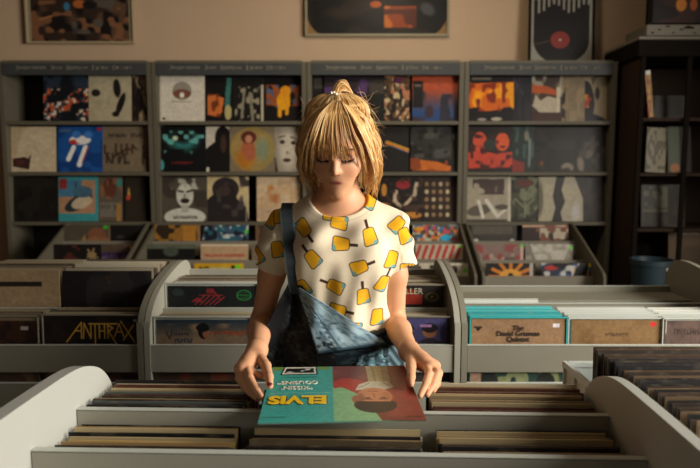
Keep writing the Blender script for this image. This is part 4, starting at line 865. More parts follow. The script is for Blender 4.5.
E.poly([(0.02, .83), (.452, .83), (.452, 1), (.02, 1)], (62, 158, 148)).poly([(.02, .90), (.10, .94), (.08, 1), (0, 1)], (104, 140, 66)).poly([(.34, .94), (.425, .91), (.43, 1), (.34, 1)], (104, 140, 66))
E.poly([(.072, .82), (.09, 1), (.335, 1), (.345, .82)], (30, 32, 32)).poly([(.085, .835), (.10, .99), (.325, .99), (.332, .835)], (214, 214, 200)).poly([(.10, .86), (.112, .965), (.312, .965), (.318, .86)], (26, 28, 28)).noise(22, (206, 206, 196), .6, .08, .11, .87, .31, .955)
E.words(.12, .34, .765, .02, (36, 70, 70), 4, 0).line(.03, .465, .44, .455, .006, (150, 196, 180)).words(.02, .16, .075, .014, (30, 50, 54), 5, 0).words(.88, .985, .05, .02, (40, 24, 22), 6, 0)
E.fine(.05)
eb = thing('record_album', 'turquoise and red record album with a portrait, held flat in her hands', 'record', (-.0205, 1.239, .900), math.radians(2.4))
em = art_mesh('sleeve', E, .316, .316, .0035, mat_attr('satin_print', .42, .3, coat=.12)); em.transform(Matrix.Rotation(-PI/2, 4, 'X')); em.transform(Matrix.Translation((0, -.158, 0)))
sl = obj('sleeve', em, eb)
M_yel = mat('yellow_ink', (240, 196, 30), .45, var=.03); M_whi = mat('white_ink', (226, 222, 204), .45); M_nav = mat('navy_ink', (24, 40, 56), .5)
def up(txt, size, s, t, m, **k): return lettering(txt, size, m, sl, (-.158+.316*s, -.158+.316*t, .0032), rot=(0, 0, PI), **k)
up('ELVIS', .056, .223, .337, M_nav, font_scale=(.93, 1.0), bold=.0036).location.z = .0026
up('ELVIS', .056, .220, .343, M_yel, font_scale=(.93, 1.0), bold=.0026)
up("\u201cKISSIN'", .027, .205, .555, M_whi, font_scale=(.72, 1.0), bold=.0005)
up("COUSINS\u201d", .027, .205, .655, M_whi, font_scale=(.72, 1.0), bold=.0005)
# ================================================================ the woman
BX, BY = -.030, 1.635                 # axis of her body
def V3(*a): return Vector(a)
woman = thing('person', 'blonde woman in a popsicle print t-shirt and denim dungarees looking down at a record', 'person', (0, 0, 0))
SK = .0027
shL = V3(BX-.150, BY+.01, 1.216); shR = V3(BX+.143, BY+.01, 1.216)      # L = left in the picture
elL = P(262, 322, 1.66); elR = P(394, 322, 1.66)
wrL = P(257, 350, 1.425); wrR = P(409, 351, 1.425)
# head frame: bowed forward, turned a little to the left of the picture
HC = V3(BX+.0, 1.590, 1.432)
RH = Matrix.Rotation(math.radians(-5), 3, 'Z') @ Matrix.Rotation(math.radians(24), 3, 'X')
def H(x, f, z): return HC + RH @ V3(x, -f, z)      # x right in the picture, f towards the face, z up
RHr = [[RH[j][i] for j in range(3)] for i in range(3)]   # rows: world -> local
RHl = np.array([[RH[j][i] for j in range(3)] for i in range(3)])

def hull(B, inf=0, z0=None):
    """trunk"""
    B.ell((BX, BY+.005, 1.165), (.140+inf, .092+inf, .125+inf), .05)
    B.ell((BX-.062, BY-.062, 1.120), (.058+inf, .046+inf, .060+inf), .05)
    B.ell((BX+.062, BY-.062, 1.120), (.058+inf, .046+inf, .060+inf), .05)
    B.ell((BX, BY, 1.02), (.118+inf, .084+inf, .14+inf), .06)
    B.ell((BX, BY+.005, .86), (.150+inf, .104+inf, .125+inf), .06)
def hand(B, w, sgn):
    pass
body = Field((-.42, 1.10, .02), (.38, 1.86, 1.62), SK)
hull(body)
body.cone(V3(BX, BY+.005, 1.255), V3(BX, BY-.005, 1.30), .062, .048, .04)
body.cone(V3(BX-.02, BY+.01, 1.265), shL+V3(0.012, 0, .0), .048, .037, .04).cone(V3(BX+.02, BY+.01, 1.265), shR+V3(-.012, 0, 0), .048, .037, .04)
body.cone(V3(BX, BY, 1.27), H(0, -.018, -.05), .047, .046, .025)                        # neck
body.cone(V3(BX-.014, BY-.068, 1.238), V3(BX-.075, BY-.052, 1.250), .005, .005, .012).cone(V3(BX+.014, BY-.068, 1.238), V3(BX+.075, BY-.052, 1.250), .005, .005, .012)
# legs and feet
for s in (-1, 1):
    hip = V3(BX+s*.075, BY+.005, .82); kn = V3(BX+s*.085, BY-.0, .46); an = V3(BX+s*.09, BY+.02, .09)
    body.cone(hip, kn, .082, .055, .04).cone(kn, an, .052, .036, .03).cone(an+V3(0, .01, -.045), an+V3(s*.015, -.13, -.055), .032, .026, .02)
# arms
for sh, el, wr, s in ((shL, elL, wrL, -1), (shR, elR, wrR, 1)):
    m = sh.lerp(el, .5)
    body.cone(sh, m+V3(s*.004, -.004, 0), .038, .0355, .03).cone(m+V3(s*.004, -.004, 0), el, .034, .0305, .02)
    f = el.lerp(wr, .3); body.cone(el, f+V3(s*.001, 0, -.002), .0305, .032, .02).cone(f+V3(s*.001, 0, -.002), wr, .032, .0230, .02)
# head
def hl(c, r, k=.012, op='u', rot=None):
    R = RHl if rot is None else rot
    body.ell(H(*c), (r[0], r[1], r[2]), k, op, R=R)
hl((0, -.008, .030), (.074, .092, .088), .01)           # skull
hl((0, .030, -.015), (.062, .060, .080), .03)           # face mass
hl((0, .054, -.070), (.033, .036, .040), .032)          # jaw
hl((0, .080, -.096), (.017, .015, .015), .02)           # chin
for s in (-1, 1):
    hl((s*.037, .068, -.030), (.021, .020, .021), .02)  # cheek
    hl((s*.032, .098, .006), (.017, .012, .0105), .010, 's')   # socket
    hl((s*.031, .080, .004), (.0135, .0125, .0115), .005)      # lidded eye
    hl((s*.030, .080, .025), (.018, .010, .006), .016)         # brow ridge
    hl((s*.010, .098, -.030), (.0065, .007, .0055), .005)      # nostril wing
    hl((s*.072, -.006, -.006), (.007, .016, .027), .006)       # ear
body.cone(H(0, .086, .014), H(0, .108, -.026), .0062, .0085, .010)   # nose
hl((0, .094, -.0555), (.013, .006, .0036), .006)
hl((0, .093, -.0635), (.011, .0065, .0042), .006)
hl((0, .103, -.0597), (.014, .007, .0010), .003, 's')
# hands: every joint given where the photograph shows it
FING = {-1: dict(palm=[(248, 364, 1.345), (243, 371, 1.315)],
                 thumb=[(259, 356, 1.375), (266, 366, 1.325), (269, 377, 1.270), (270, 386, 1.236)],
                 f=[[(247, 366, 1.330), (250, 378, 1.270), (257, 391, 1.235), (262, 398, 1.212)],
                    [(243, 368, 1.325), (243, 381, 1.278), (250, 392, 1.250), (258, 399, 1.232)],
                    [(240, 369, 1.325), (239, 378, 1.300), (245, 388, 1.278), (252, 393, 1.262)],
                    [(250, 366, 1.340), (253, 372, 1.310), (259, 375, 1.298), (262, 377, 1.292)]]),
        1: dict(palm=[(421, 362, 1.355), (430, 368, 1.325)],
                 thumb=[(411, 357, 1.385), (411, 367, 1.320), (411, 377, 1.268), (411, 384, 1.238)],
                 f=[[(425, 363, 1.345), (429, 373, 1.290), (425, 386, 1.240), (420, 396, 1.208)],
                    [(431, 364, 1.345), (437, 373, 1.300), (433, 385, 1.262), (427, 395, 1.236)],
                    [(435, 366, 1.345), (439, 373, 1.312), (437, 384, 1.282), (433, 391, 1.264)],
                    [(434, 366, 1.35), (436, 374, 1.325), (431, 381, 1.305), (427, 385, 1.295)]])}
nails = []
for s in (-1, 1):
    d = FING[s]; wr = wrL if s < 0 else wrR
    for (u, v, y), rr in zip(d['palm'], (.018, .0165)): body.cone(wr, P(u, v, y), .0215, rr, .014)
    k0 = P(*d['f'][0][0]); k2 = P(*d['f'][2][0])
    body.cone(k0, k2, .0125, .0115, .012).cone(wr.lerp(k0, .6), k0, .016, .012, .01).cone(wr.lerp(k2, .6), k2, .015, .011, .01)
    t = [P(*q) for q in d['thumb']]; tr = (.0135, .0115, .0095, .0072)
    body.cone(wr, t[0], .019, .0135, .012)
    for i in range(3): body.cone(t[i], t[i+1], tr[i], tr[i+1], .005)
    if s < 0: nails.append((t[3]+V3(0, -.001, .0035), .0058))
    for j, c in enumerate(d['f']):
        p = [P(*q) for q in c]; fr = (.0098, .0088, .0078, .0062) if j < 3 else (.0085, .0078, .007, .0055)
        for i in range(3): body.cone(p[i], p[i+1], fr[i], fr[i+1], .003)
Vb, Qb = body.nets()
def lerpc(c, m, t):
    m = np.clip(m, 0, 1)[:, None]; return c*(1-m)+np.array(t, float)*m
def skin_col(V):
    c = np.tile(np.array([216., 160., 122.]), (len(V), 1))
    L = (V-np.array(HC)) @ RHl.T; x, f, z = L[:, 0], -L[:, 1], L[:, 2]; face = (f > .04)
    def sp(cx, cz, rx, rz, soft=.5): return np.clip((1-np.sqrt(((x-cx)/rx)**2+((z-cz)/rz)**2))/soft, 0, 1)*face
    for s in (-1, 1):
        c = lerpc(c, sp(s*.040, -.032, .022, .018, 1)*.35, (214, 124, 100))
        c = lerpc(c, sp(s*.032, .006, .022, .013, .8)*.5, (134, 84, 66))
        lash = z-(-.0055+((x-s*.031)/.016)**2*.0025); c = lerpc(c, (np.abs(lash) < .0030)*(np.abs(x-s*.0315) < .0165)*face*1., (40, 24, 20))
        c = lerpc(c, sp(s*.008, -.0365, .0035, .0025, .5)*.7, (96, 50, 40))
    c = lerpc(c, sp(0, -.0595, .0175, .0098, .45)*.8, (168, 88, 78))
    c = lerpc(c, sp(0, -.0597, .0155, .0018, .4)*.9, (96, 44, 40))
    for p, r in nails:
        d = np.linalg.norm(V-np.array(p), axis=1); c = lerpc(c, (d < r)*(V[:, 2] > p.z-.0015)*1., (112, 34, 40))
    return c
M_skin = mat_attr('skin', .5, .35, bump=.03, bscale=300, sss=.12)
ob = obj('body', np_mesh('body', Vb, Qb, skin_col, M_skin, 1), woman)

# ---- t-shirt
CREAM = (228, 212, 184)
tee = Field((-.40, 1.42, .86), (.34, 1.84, 1.36), .0034)
hull(tee, .012)
tee.cone(V3(BX, BY+.005, 1.255), V3(BX, BY, 1.29), .070, .058, .04)
tee.cone(V3(BX-.02, BY+.01, 1.268), shL+V3(.012, 0, .002), .055, .045, .04).cone(V3(BX+.02, BY+.01, 1.268), shR+V3(-.012, 0, .002), .055, .045, .04)
slv = []
for sh, el, s in ((shL, elL, -1), (shR, elR, 1)):
    e = sh+(el-sh)*.46+V3(s*(.027 if s < 0 else .017), -.004, .004); d = (e-sh)
    tee.cone(sh, e, .046, .0535, .03, flat=.92); slv.append((sh, e))
for sh, e in slv: tee.cone(sh.lerp(e, .80), sh+(e-sh)*1.4, .044, .056, .002, 's')
tee.ell((BX, BY-.055, 1.318), (.088, .105, .070), .004, 's')
tee.ell((BX, BY+.03, 1.345), (.085, .08, .06), .004, 's')
tee.half(lambda X, Y, Z: .885-Z+0*X+0*Y)
# cloth: soft drape folds, stronger towards the waist
sl_, X, Y, Z = tee.sub(tee.lo, tee.lo+tee.h*np.array(tee.sh))
w = np.clip((1.17-Z)/.2, 0, 1)
fold = .0040*w*np.sin((X-BX)*62+9*Z)*np.cos((Z-1)*9+X*6)+.0022*w*np.sin((X-BX)*118-16*Z+3)
fold = fold+.0030*np.sin((X+.35*Z)*46+2)*np.exp(-((Z-1.19)/.07)**2)+.0022*np.sin((X*.9-Z)*70)*np.exp(-((Z-1.21)/.06)**2)
fold = fold+.0012*np.sin(Z*110+X*40)*(np.abs(X-BX) > .17)
tee.F = (tee.F+fold*1.5).astype(np.float32)
Vt, Qt = tee.nets()
def sy(field, x, z, default=None):
    """depth of the front of a field at (x, z)"""
    i = int(round((x-field.lo[0])/field.h)); k = int(round((z-field.lo[2])/field.h))
    if not (0 <= i < field.sh[0] and 0 <= k < field.sh[2]): return default
    c = np.argwhere(field.F[i, :, k] < 0)
    return default if len(c) == 0 else float(field.lo[1]+field.h*c[0, 0])
Vt2, Qt2 = subdiv(Vt, Qt)
# popsicles: (u, v in the photo, angle of the stick, length)  -> a print that stays on the cloth
POPS = [(330, 213, 80, 0), (339, 223.5, 170, 0), (371, 202, 60, 0), (302, 229, -50, 1), (370, 237, 105, 1), (341, 244, -5, 1), (313, 258, 130, 1), (359, 266.5, 20, 1),
        (335.5, 286, 155, 1), (363.5, 297, 95, 1), (337.5, 311, -10, 1), (391, 258, 70, 0), (383, 285, 60, 1), (278, 249, 100, 0), (256.5, 256, 120, 0), (270.5, 220, 60, 0),
        (397, 224.5, 45, 0), (405, 236, 110, 0), (378, 321, 85, 0), (303, 288, 120, 0), (408, 270, 0, 0), (353, 329, 160, 0), (376.5, 341.5, 150, 1), (279, 215, 100, 0)]
PW = []
for (u, v, a, k) in POPS:
    p = P(u, v, 1.53 if 290 < u < 388 else 1.60); PW.append((p.x, p.z, math.radians(a), k))
def tee_col(V):
    c = np.tile(np.array(CREAM, float), (len(V), 1)); front = V[:, 1] < BY+.02
    x, z = V[:, 0], V[:, 2]
    rs = np.random.RandomState(4)
    for (px, pz, a, k) in PW:
        near = front & (np.abs(x-px) < .07) & (np.abs(z-pz) < .07)
        if not near.any(): continue
        ii = np.where(near)[0]; dx = x[ii]-px; dz = z[ii]-pz
        dx = dx/1.24; dz = dz/1.24
        s = dx*math.cos(a)+dz*math.sin(a); t = -dx*math.sin(a)+dz*math.cos(a)    # s towards the stick
        qx = np.abs(s)-.017; qz = np.abs(t)-.0125*(1-s*9)
        d = np.hypot(np.maximum(qx+.005, 0), np.maximum(qz+.005, 0))+np.minimum(np.maximum(qx+.005, qz+.005), 0)-.005
        st = np.maximum(np.abs(s-.0255)-.009, np.abs(t)-.0022)+(0 if k else 1)
        cc = c[ii]
        cc = lerpc(cc, np.clip(.5-(st-.0008)/.0012, 0, 1), (60, 34, 26)); 
        cc = lerpc(cc, np.clip(.5-(d-.0015)/.0012, 0, 1), (44, 40, 34)); cc = lerpc(cc, np.clip(.5-(d+.0002)/.0012, 0, 1), (236, 172, 24))
        bite = np.minimum(np.hypot(s+.018, t+.011)-.0085, np.hypot(s+.019, t-.001)-.0045); inb = (d < 0)
        cc = lerpc(cc, np.clip(.5-bite/.0012, 0, 1)*inb, (112, 160, 160))
        c[ii] = cc
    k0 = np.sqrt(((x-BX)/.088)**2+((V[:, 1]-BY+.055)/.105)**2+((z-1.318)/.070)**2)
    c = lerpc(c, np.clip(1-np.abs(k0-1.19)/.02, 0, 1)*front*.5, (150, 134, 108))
    return c
M_tee = mat_attr('cotton_jersey', .85, .2, bump=.12, bscale=500, sheen=.1)
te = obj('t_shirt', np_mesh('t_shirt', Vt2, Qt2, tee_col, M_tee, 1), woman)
# ribbed collar
cg = MB(); n = 60; ring = []
# ---- dungarees: trousers, hanging bib, folded flap, strap
leg = Field((-.30, 1.38, .07), (.26, 1.82, .97), .004)
leg.ell((BX, BY+.005, .86), (.172, .124, .125), .05).ell((BX, BY, .93), (.150, .108, .09), .05)
for s in (-1, 1):
    hip = V3(BX+s*.082, BY+.005, .80); kn = V3(BX+s*.09, BY, .46); an = V3(BX+s*.095, BY+.015, .10)
    leg.cone(hip, kn, .096, .078, .04).cone(kn, an, .078, .068, .03, flat=.95)
leg.half(lambda X, Y, Z: Z-.945+0*X+0*Y); leg.half(lambda X, Y, Z: .09-Z+0*X+0*Y)
leg.ell((BX, BY, .97), (.138, .096, .09), .0, 's')
sl_, X, Y, Z = leg.sub(leg.lo, leg.lo+leg.h*np.array(leg.sh))
leg.F = (leg.F+.003*np.sin(Z*40+X*30)*np.sin(X*50+Z*11)).astype(np.float32)
Vl, Ql = leg.nets()
M_denim = mat_attr('denim', .9, .2, bump=.35, bscale=700)
def denim_col(V):
    rs = np.random.RandomState(2); n = rs.rand(len(V))[:, None]; c = np.tile(np.array([38., 44., 50.]), (len(V), 1))*(.85+.3*n)
    m = (V[:, 2] > .84)*(V[:, 0] > .035)*(V[:, 2] < .93)
    return lerpc(c, m*(.5+.5*np.sin(V[:, 0]*300+V[:, 2]*200))*.8, (112, 146, 156))
dg = obj('dungarees', np_mesh('dungarees', Vl, Ql, denim_col, M_denim, 1), woman)

def front_y(x, z, off, default):
    ys = [q for q in (sy(tee, x, z), sy(leg, x, z)) if q is not None]
    return (min(ys) if ys else default)-off
def patch(name, TL, TR, BR, BL, n, m, art, off, default, parent, mt, th=.0022, iters=8, lift=None):
    uv = np.zeros((m, n, 2))
    for j in range(m):
        for i in range(n):
            s, t = i/(n-1), j/(m-1)
            uv[j, i] = (1-t)*((1-s)*np.array(TL)+s*np.array(TR))+t*((1-s)*np.array(BL)+s*np.array(BR))
    Yg = np.full((m, n), default, float)
    for _ in range(2):
        for j in range(m):
            for i in range(n):
                p = P(uv[j, i, 0], uv[j, i, 1], Yg[j, i]); Yg[j, i] = front_y(p.x, p.z, off, default)
    for _ in range(iters):
        Z2 = np.pad(Yg, 1, mode='edge'); av = (Z2[:-2, 1:-1]+Z2[2:, 1:-1]+Z2[1:-1, :-2]+Z2[1:-1, 2:])/4; Yg = np.minimum(Yg+.001, av)
    if lift is not None:
        for j in range(m):
            for i in range(n): Yg[j, i] -= lift(i/(n-1), j/(m-1))
    mb = MB(); idx = lambda a, j, i: a*n*m+j*n+i; cols = s2l(art.c)
    for a in (0, 1):
        for j in range(m):
            for i in range(n):
                p = P(uv[j, i, 0], uv[j, i, 1], Yg[j, i]); mb.v.append((p.x, p.y+a*th, p.z))
                cc = cols[min(int((1-j/(m-1))*(art.n-1)+.5), art.n-1), min(int(i/(n-1)*(art.n-1)+.5), art.n-1)]; mb.c.append(tuple(float(q) for q in cc)+(1,))
    for j in range(m-1):
        for i in range(n-1):
            mb.f.append((idx(0, j, i), idx(0, j+1, i), idx(0, j+1, i+1), idx(0, j, i+1))); mb.f.append((idx(1, j, i), idx(1, j, i+1), idx(1, j+1, i+1), idx(1, j+1, i)))
    for i in range(n-1):
        for j in (0, m-1): mb.f.append((idx(0, j, i), idx(0, j, i+1), idx(1, j, i+1), idx(1, j, i)))
    for j in range(m-1):
        for i in (0, n-1): mb.f.append((idx(0, j, i), idx(0, j+1, i), idx(1, j+1, i), idx(1, j, i)))
    return mb.build(name, mt, parent, smooth=True), Yg
dk = Art(90, (52, 57, 58)).noise(30, (72, 78, 78), .5, .2).noise(45, (34, 37, 40), .55, .1).line(.62, 1, .50, 0, .012, (66, 70, 70)).line(.30, 1, .06, .1, .02, (52, 50, 44)).noise(6, (34, 36, 38), .5)
patch('bib', (288, 284), (302, 286), (372, 369), (243, 369), 40, 44, dk, .007, 1.555, dg, M_denim, lift=lambda s, t: .006*math.sin(s*9+2)*t)
# pale edge of the flap that is folded down over the bib
wash = Art(120, (132, 158, 170)).noise(9, (108, 136, 152), .5, .3).noise(40, (160, 184, 192), .55, .15).noise(24, (92, 118, 134), .6, .15)
wash.rect(0, 0, .035, 1, (62, 86, 102)).line(.05, 1, .05, 0, .012, (150, 172, 180))
for q in range(26):                                            # puckered double seam
    y = 1-q/26; wash.line(.30+.02*math.sin(q*1.9), y, .30+.02*math.sin((q+1)*1.9), y-.04, .028, (196, 206, 204) if q % 2 else (60, 84, 98))
wash.rect(.33, 0, .36, 1, (58, 82, 96)).rect(0, .0, 1, .05, (70, 96, 112)).line(0, .085, 1, .085, .012, (160, 180, 186)).noise(14, (150, 172, 180), .62, .12, .4, .1, 1, 1).line(.45, .42, .8, .40, .012, (60, 84, 100)).line(.45, .36, .8, .34, .012, (160, 180, 186)).noise(26, (40, 58, 70), .62, .1, 0, 0, .3, 1)
fl, Yf = patch('folded_flap', (297, 288), (300, 288), (388, 344), (317, 354), 44, 40, wash, .014, 1.54, dg, M_denim, lift=lambda s, t: .004+.012*t*(1-s)+.003*math.sin(t*14)*s)
p = P(319, 346.5, float(Yf[-5, 2])-.010); MB().cyl((p.x, p.y+.004, p.z), (p.x, p.y-.002, p.z), .0055, .004, n=18).build('rivet', mat('bright_metal', (226, 226, 220), .25, 1), fl)
# side piece of the trousers, washed pale, at the lower right
pw = Art(50, (96, 134, 146)).noise(14, (150, 176, 180), .5, .15).noise(18, (52, 70, 80), .55, .12)
patch('frayed_hem', (358, 357), (389, 346), (390, 369), (354, 369), 20, 14, pw, .012, 1.55, dg, M_denim, lift=lambda s, t: .003*math.sin(s*20))
dp = Art(40, (46, 58, 66)).noise(14, (70, 92, 102), .5, .15)
patch('waist_band', (316, 354), (388, 344), (389, 357), (318, 369), 24, 12, dp, .010, 1.55, dg, M_denim)
# strap over the shoulder
st = MB(); cen = []
for v in np.linspace(293, 212, 20):
    u = 297-(297-286.5)*((293-v)/81)**.8; y = 1.56
    for _ in range(3): q = P(u, v, y); y = (sy(tee, q.x, q.z, y+.006) or y+.006)-.006
    cen.append(P(u, v, y))
for i in range(1, len(cen)-1): cen[i].y = min(cen[i].y, (cen[i-1].y+cen[i+1].y)/2)
top = cen[-1]
def top_z(x, y):
    i = int(round((x-tee.lo[0])/tee.h)); j = int(round((y-tee.lo[1])/tee.h)); c = np.argwhere(tee.F[i, j, :] < 0); return float(tee.lo[2]+tee.h*c[-1, 0]) if len(c) else None
for y in np.linspace(top.y+.014, BY+.055, 7):
    z = top_z(top.x, y)
    if z: cen.append(V3(top.x+.001, y, z+.005))
cen.append(cen[-1]+V3(.004, .02, -.03)); cen.append(cen[-1]+V3(.006, .018, -.06)); cen.append(cen[-1]+V3(.01, .006, -.10))
vs = []; cl = []
for i, c in enumerate(cen):
    d = (cen[min(i+1, len(cen)-1)]-cen[max(i-1, 0)]).normalized(); side = V3(1, 0, 0); side = (side-d*side.dot(d)).normalized(); nn = side.cross(d)
    if nn.y > 0 and i < 20: nn = -nn
    if i >= 20 and nn.z < 0 and i < 27: nn = -nn
    if i >= 27 and nn.y < 0: nn = -nn
    for k, (a, b) in enumerate(((-.0175, 0), (-.0175, .0035), (-.013, .0042), (.013, .0042), (.0175, .0035), (.0175, 0))):
        vs.append(c+side*a+nn*b); cl.append(tuple(float(q) for q in s2l((104, 116, 118) if k in (1, 4) else (50+6*(i % 2), 58+6*(i % 2), 62+5*(i % 2))))+(1,))
fsx = [(i*6+k, i*6+(k+1) % 6, (i+1)*6+(k+1) % 6, (i+1)*6+k) for i in range(len(cen)-1) for k in range(6)]+[tuple(range(6)), tuple((len(cen)-1)*6+k for k in range(6))]
st.v = vs; st.f = fsx; st.c = cl; st.build('strap', M_denim, dg)
# shoes
for s in (-1, 1):
    sh = Field((BX+s*.105-.07, BY-.20, -.002), (BX+s*.105+.07, BY+.09, .13), .004)
    a = V3(BX+s*.095, BY+.03, .04); b = V3(BX+s*.11, BY-.13, .03)
    sh.cone(a, b, .042, .038, .02).cone(a+V3(0, 0, .02), a+V3(0, 0, .06), .042, .042, .02); sh.half(lambda X, Y, Z: .002-Z+0*X+0*Y); sh.half(lambda X, Y, Z: Z-.1+0*X+0*Y)
    v_, q_ = sh.nets(); sob = obj('shoe', np_mesh('shoe', v_, q_, lambda V: np.where(V[:, 2:3] < .018, 225., 60.)*np.ones((1, 3)), mat_attr('canvas', .8), 1), woman)

# ---- hair
def catm(pts, n):
    out = []; m = len(pts)-1
    for q in range(n+1):
        x = q/n*m; i = min(int(x), m-1); t = x-i; p0 = pts[max(i-1, 0)]; p1 = pts[i]; p2 = pts[i+1]; p3 = pts[min(i+2, m)]
        out.append(tuple(.5*((2*p1[j])+(-p0[j]+p2[j])*t+(2*p0[j]-5*p1[j]+4*p2[j]-p3[j])*t*t+(-p0[j]+3*p1[j]-3*p2[j]+p3[j])*t**3) for j in range(3)))
    return out
hf = Field((BX-.16, 1.44, 1.25), (BX+.16, 1.76, 1.60), .003)
def hh(c, r, k=.012, op='u'): hf.ell(H(*c), r, k, op, R=RHl)
hh((0, -.020, .036), (.077, .090, .084), .01); hh((0, -.045, -.015), (.074, .068, .085), .02); pass
hh((0, .125, -.045), (.066, .110, .110), .012, 's'); hh((0, .07, -.08), (.055, .09, .07), .01, 's')
Vh, Qh = hf.nets()
rs = np.random.RandomState(5)
def hair_col(V):
    L = (V-np.array(HC)) @ RHl.T; a = np.arctan2(L[:, 0], L[:, 2]+.15)*150; n = .5+.5*np.sin(a+2*np.sin(a*.37)+L[:, 1]*20)
    return np.array([176., 124., 68.])+n[:, None]*np.array([46., 44., 38.])
M_hair = mat_attr('blonde_hair', .42, .5)
hr = obj('hair', np_mesh('hair', Vh, Qh, hair_col, M_hair, 1), woman)
rr = random.Random(12)
HCOL = [(226, 180, 112), (240, 200, 138), (204, 150, 86), (248, 216, 162), (180, 126, 68), (234, 190, 124)]
def pushout(p):
    c = (0, -.012, .030); r = (.083, .102, .0985); e = [(p[i]-c[i])/r[i] for i in range(3)]; m = math.sqrt(sum(q*q for q in e))
    return p if m >= 1 or p[2] < -.01 else tuple(c[i]+r[i]*e[i]/m for i in range(3))
def strands(name, gen, count, r0, n=12, jit=.003, parent=None):
    mb = MB()
    for q in range(count):
        pts, rad = gen(q); pts = [tuple(pushout(p)) for p in catm(pts, n)]
        ph = rr.uniform(0, 6); am = rr.uniform(0, jit)
        w = [H(*p)+V3(am*math.sin(ph+i*.9)*i/n, 0, 0) for i, p in enumerate(pts)]
        c = L4(rr.choice(HCOL)); mb.tube(w, [rad*r0*min(1, .25+3*i/n)*(1-.75*(i/n)**2) for i in range(n+1)], 4, c)
    return mb.build(name, M_hair, parent, smooth=True)
U = rr.uniform
CLU = [(-.95, .2), (-.78, .9), (-.52, .3), (-.36, .8), (-.2, .5), (-.02, .75), (.12, .2), (.33, .9), (.5, .45), (.72, .7), (.9, .3)]
def g_fringe(q):
    c, ln = CLU[q % len(CLU)]; x = c+rr.gauss(0, .030); e = abs(x); o = rr.gauss(0, .05)
    end = .024-.026*ln-.060*max(0, e-.5)/.5+U(-.012, .006)
    return [((x+o)*.012+.004, .012+U(-.01, .01), .127), ((x+o)*.034, .066, .110), ((x+o*.5)*.056, .098+U(0, .005), .070), (x*.070+U(-.002, .002), .107-.016*e+U(-.002, .003), .030), (x*.080+.004*math.sin(c*9)+U(-.003, .003), .102-.030*e, end)], U(.6, 1.2)
strands('fringe', g_fringe, 121, .0013, parent=hr, jit=.003)
def g_sweep(q):
    s = -1 if q % 2 else 1; w = U(0, 1)
    return [(s*.010+.004, -.005, .124), (s*(.036+.026*w), .058-.03*w, .111-.006*w), (s*(.064+.020*w), .080-.04*w, .068), (s*(.080+.016*w), .076-.042*w, .022), (s*(.096+.008*w), .055-.03*w, -.030-.02*U(0, 1)), (s*(.090+.014*w), .050-.03*w, -.060-.03*U(0, 1))], U(.7, 1.3)
strands('swept_lock', g_sweep, 300, .0016, 12, .005, parent=hr)
def g_side(q, s=1):
    a = U(0, 1); w = U(0, 1)
    out = .084+.018*w; L = -.085-.07*U(0, 1)
    bot = .056+.026*w if s < 0 else .064+.036*w
    k = .010*math.sin(round(w*5)*2.1)
    return [(s*.02*U(.6, 1.4), .02-.03*a, .120), (s*.066, .050-.07*a, .098), (s*(out-.010), .045-.085*a, .045), (s*(out+k), .040-.09*a, -.005), (s*(out-.003+.004*w-k), .030-.085*a, -.060), (s*(bot+k*.6+U(-.006, .006)), .024-.085*a, L)], U(.6, 1.3)
strands('side_lock', lambda q: g_side(q, -1), 170, .0017, 14, .009, parent=hr)
strands('side_lock', lambda q: g_side(q, 1), 190, .0017, 14, .009, parent=hr)
def g_top(q):
    th = U(-1.6, 1.6); x = math.sin(th); f = math.cos(th)
    return [(x*.084, U(.02, .06)*f, .075+.02*f+U(-.01, .01)), (x*.078, .040*f-.01, .106+.010*f), (x*.048, .020*f-.02, .130), (x*.014, -.030, .134)], U(.7, 1.3)
strands('gathered_top', g_top, 330, .0018, 9, .002, parent=hr)
def g_back(q):
    x = U(-1, 1)
    return [(x*.03, -.08, .10), (x*.07, -.112+.02*abs(x), .05), (x*.085, -.112+.03*abs(x), -.02), (x*.088, -.10+.02*abs(x), -.08), (x*.09, -.09, -.14-.03*U(0, 1))], U(.8, 1.3)
strands('back_lock', g_back, 240, .0020, 11, .005, parent=hr)
def g_knot(q):
    o = U(-.006, .006); k = U(-.006, .006); m = U(.9, 1.06)
    return [(-.010+o, -.03+k, .120), (-.004+o, -.028+k, .140*m), (.006+o*.6, -.03+k, .155*m), (.020+o*.6, -.034+k, .153*m), (.032+o, -.04+k, .130), (.044+o*2, -.04+k, .100-.02*U(0, 1))], U(.9, 1.4)
strands('top_knot', g_knot, 110, .0017, 12, .003, parent=hr)
def g_fly(q, s):
    z = U(-.10, .13); x0 = .075*math.sqrt(max(0, 1-((z-.03)/.13)**2))+.006
    return [(s*x0, U(-.05, .05), z+.02), (s*(x0+.015), U(-.05, .05), z), (s*(x0+U(.022, .05)), U(-.05, .05), z-U(.0, .06)+(.03 if z > .09 else 0))], .5
for s_ in (-1, 1): strands('flyaway_wisp', lambda q: g_fly(q, s_), 50, .0009, 6, .003, parent=hr)
pb = MB()
for q in range(6):
    c = H(-.020+.006*q, -.018+.002*(q % 2), .134+.004*math.sin(q)); 
    for a in range(5):
        t0 = -PI/2+PI*a/5; t1 = t0+PI/5
        pb.cyl(c+V3(0, 0, .0042*math.sin(t0)), c+V3(0, 0, .0042*math.sin(t1)), max(.0002, .0042*math.cos(t0)), max(.0002, .0042*math.cos(t1)), 10, caps=False)
pb.build('pearl_hair_tie', mat('pearl', (236, 226, 204), .25), hr, smooth=True)
for s in (-1, 1):
    c = H(s*.077, -.004, -.036); MB().cyl(c+V3(0, .002, -.004), c+V3(0, -.002, .004), .0035, .0035, 14).build('earring', mat('gold', (220, 180, 90), .25, 1), woman)
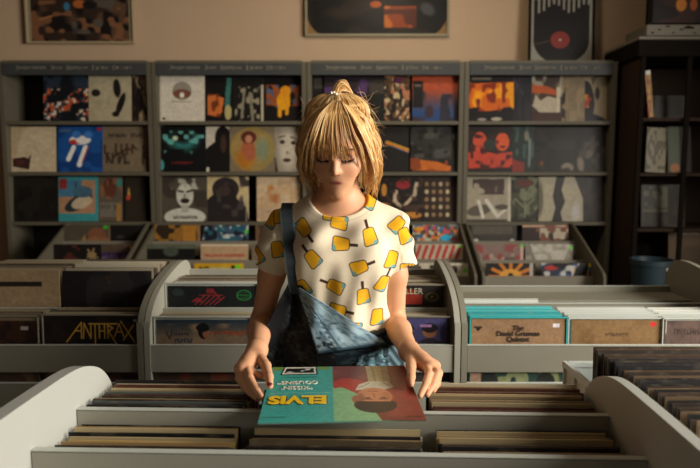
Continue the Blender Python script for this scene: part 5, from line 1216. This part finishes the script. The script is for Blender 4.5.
# lashes
for s_ in (-1, 1):
    lb = MB()
    for q in range(13):
        t = q/12*2-1; x = s_*.031+t*.0150; f = .0925-.006*t*t; z = -.0035+.002*t*t
        lb.tube([H(x, f-.002, z), H(x+t*.002, f+.004, z-.003), H(x+t*.004, f+.0065, z-.0055)], [.0006, .0005, .0002], 3, L4((30, 20, 16)))
    lb.build('eyelashes', M_hair, woman)
    lb = MB()
    for q in range(26):
        t = q/25; x = s_*(.013+.036*t); z = .0215+.0055*math.sin(t*2.3)-.002*t; f = .0905-.010*t*t
        lb.tube([H(x, f-.004, z-.002), H(x+s_*.003, f+.0015, z+.0005), H(x+s_*.008, f-.0005, z+.0015)], [.0011, .0011, .0005], 3, L4((84, 54, 34)))
    lb.build('eyebrow', M_hair, woman)
# ================================================================ camera, window daylight, added fills, exposure
cam = bpy.data.cameras.new('camera'); co = bpy.data.objects.new('camera', cam); COL.objects.link(co)
co.location = (0, 0, CAM_H); co.rotation_euler = (PI/2-TILT, 0, 0)
cam.sensor_width = 36; cam.lens = 36*F_PX/700; cam.clip_start = .05
cam.dof.use_dof = True; cam.dof.focus_distance = 1.48; cam.dof.aperture_fstop = 3.2
S.camera = co

def area(name, loc, target, sx, sy, power, col):
    l = bpy.data.lights.new(name, 'AREA'); l.shape = 'RECTANGLE'; l.size = sx; l.size_y = sy; l.energy = power; l.color = col
    o = bpy.data.objects.new(name, l); COL.objects.link(o); o.location = loc
    o.rotation_euler = (Vector(target)-Vector(loc)).to_track_quat('-Z', 'Y').to_euler(); return o
wl = area('window_daylight', (WX1-.02, .5, 1.98), (0, 1.5, 1.15), 2.0, 1.5, 150, (1.0, .95, .86))
wl.data.spread = math.radians(130)
area('back_wall_fill', (.35, 3.0, 2.95), (.35, 3.9, 1.6), .5, .3, 14, (1.0, .83, .62))  # added fill with no known lamp, brightens the middle of the back wall
area('front_fill', (1.9, -2.4, 1.9), (0, 1.5, 1.1), 2.0, 1.6, 7, (1.0, .93, .84))  # added unseen fill behind the camera, placed to lift the face
w = bpy.data.worlds.new('world'); S.world = w; w.use_nodes = True
w.node_tree.nodes['Background'].inputs[0].default_value = (1.0, .90, .76, 1); w.node_tree.nodes['Background'].inputs[1].default_value = .07
S.view_settings.view_transform = 'Standard'; S.view_settings.look = 'None'; S.view_settings.exposure = -.1; S.view_settings.gamma = 1; S.view_settings.use_curve_mapping = False
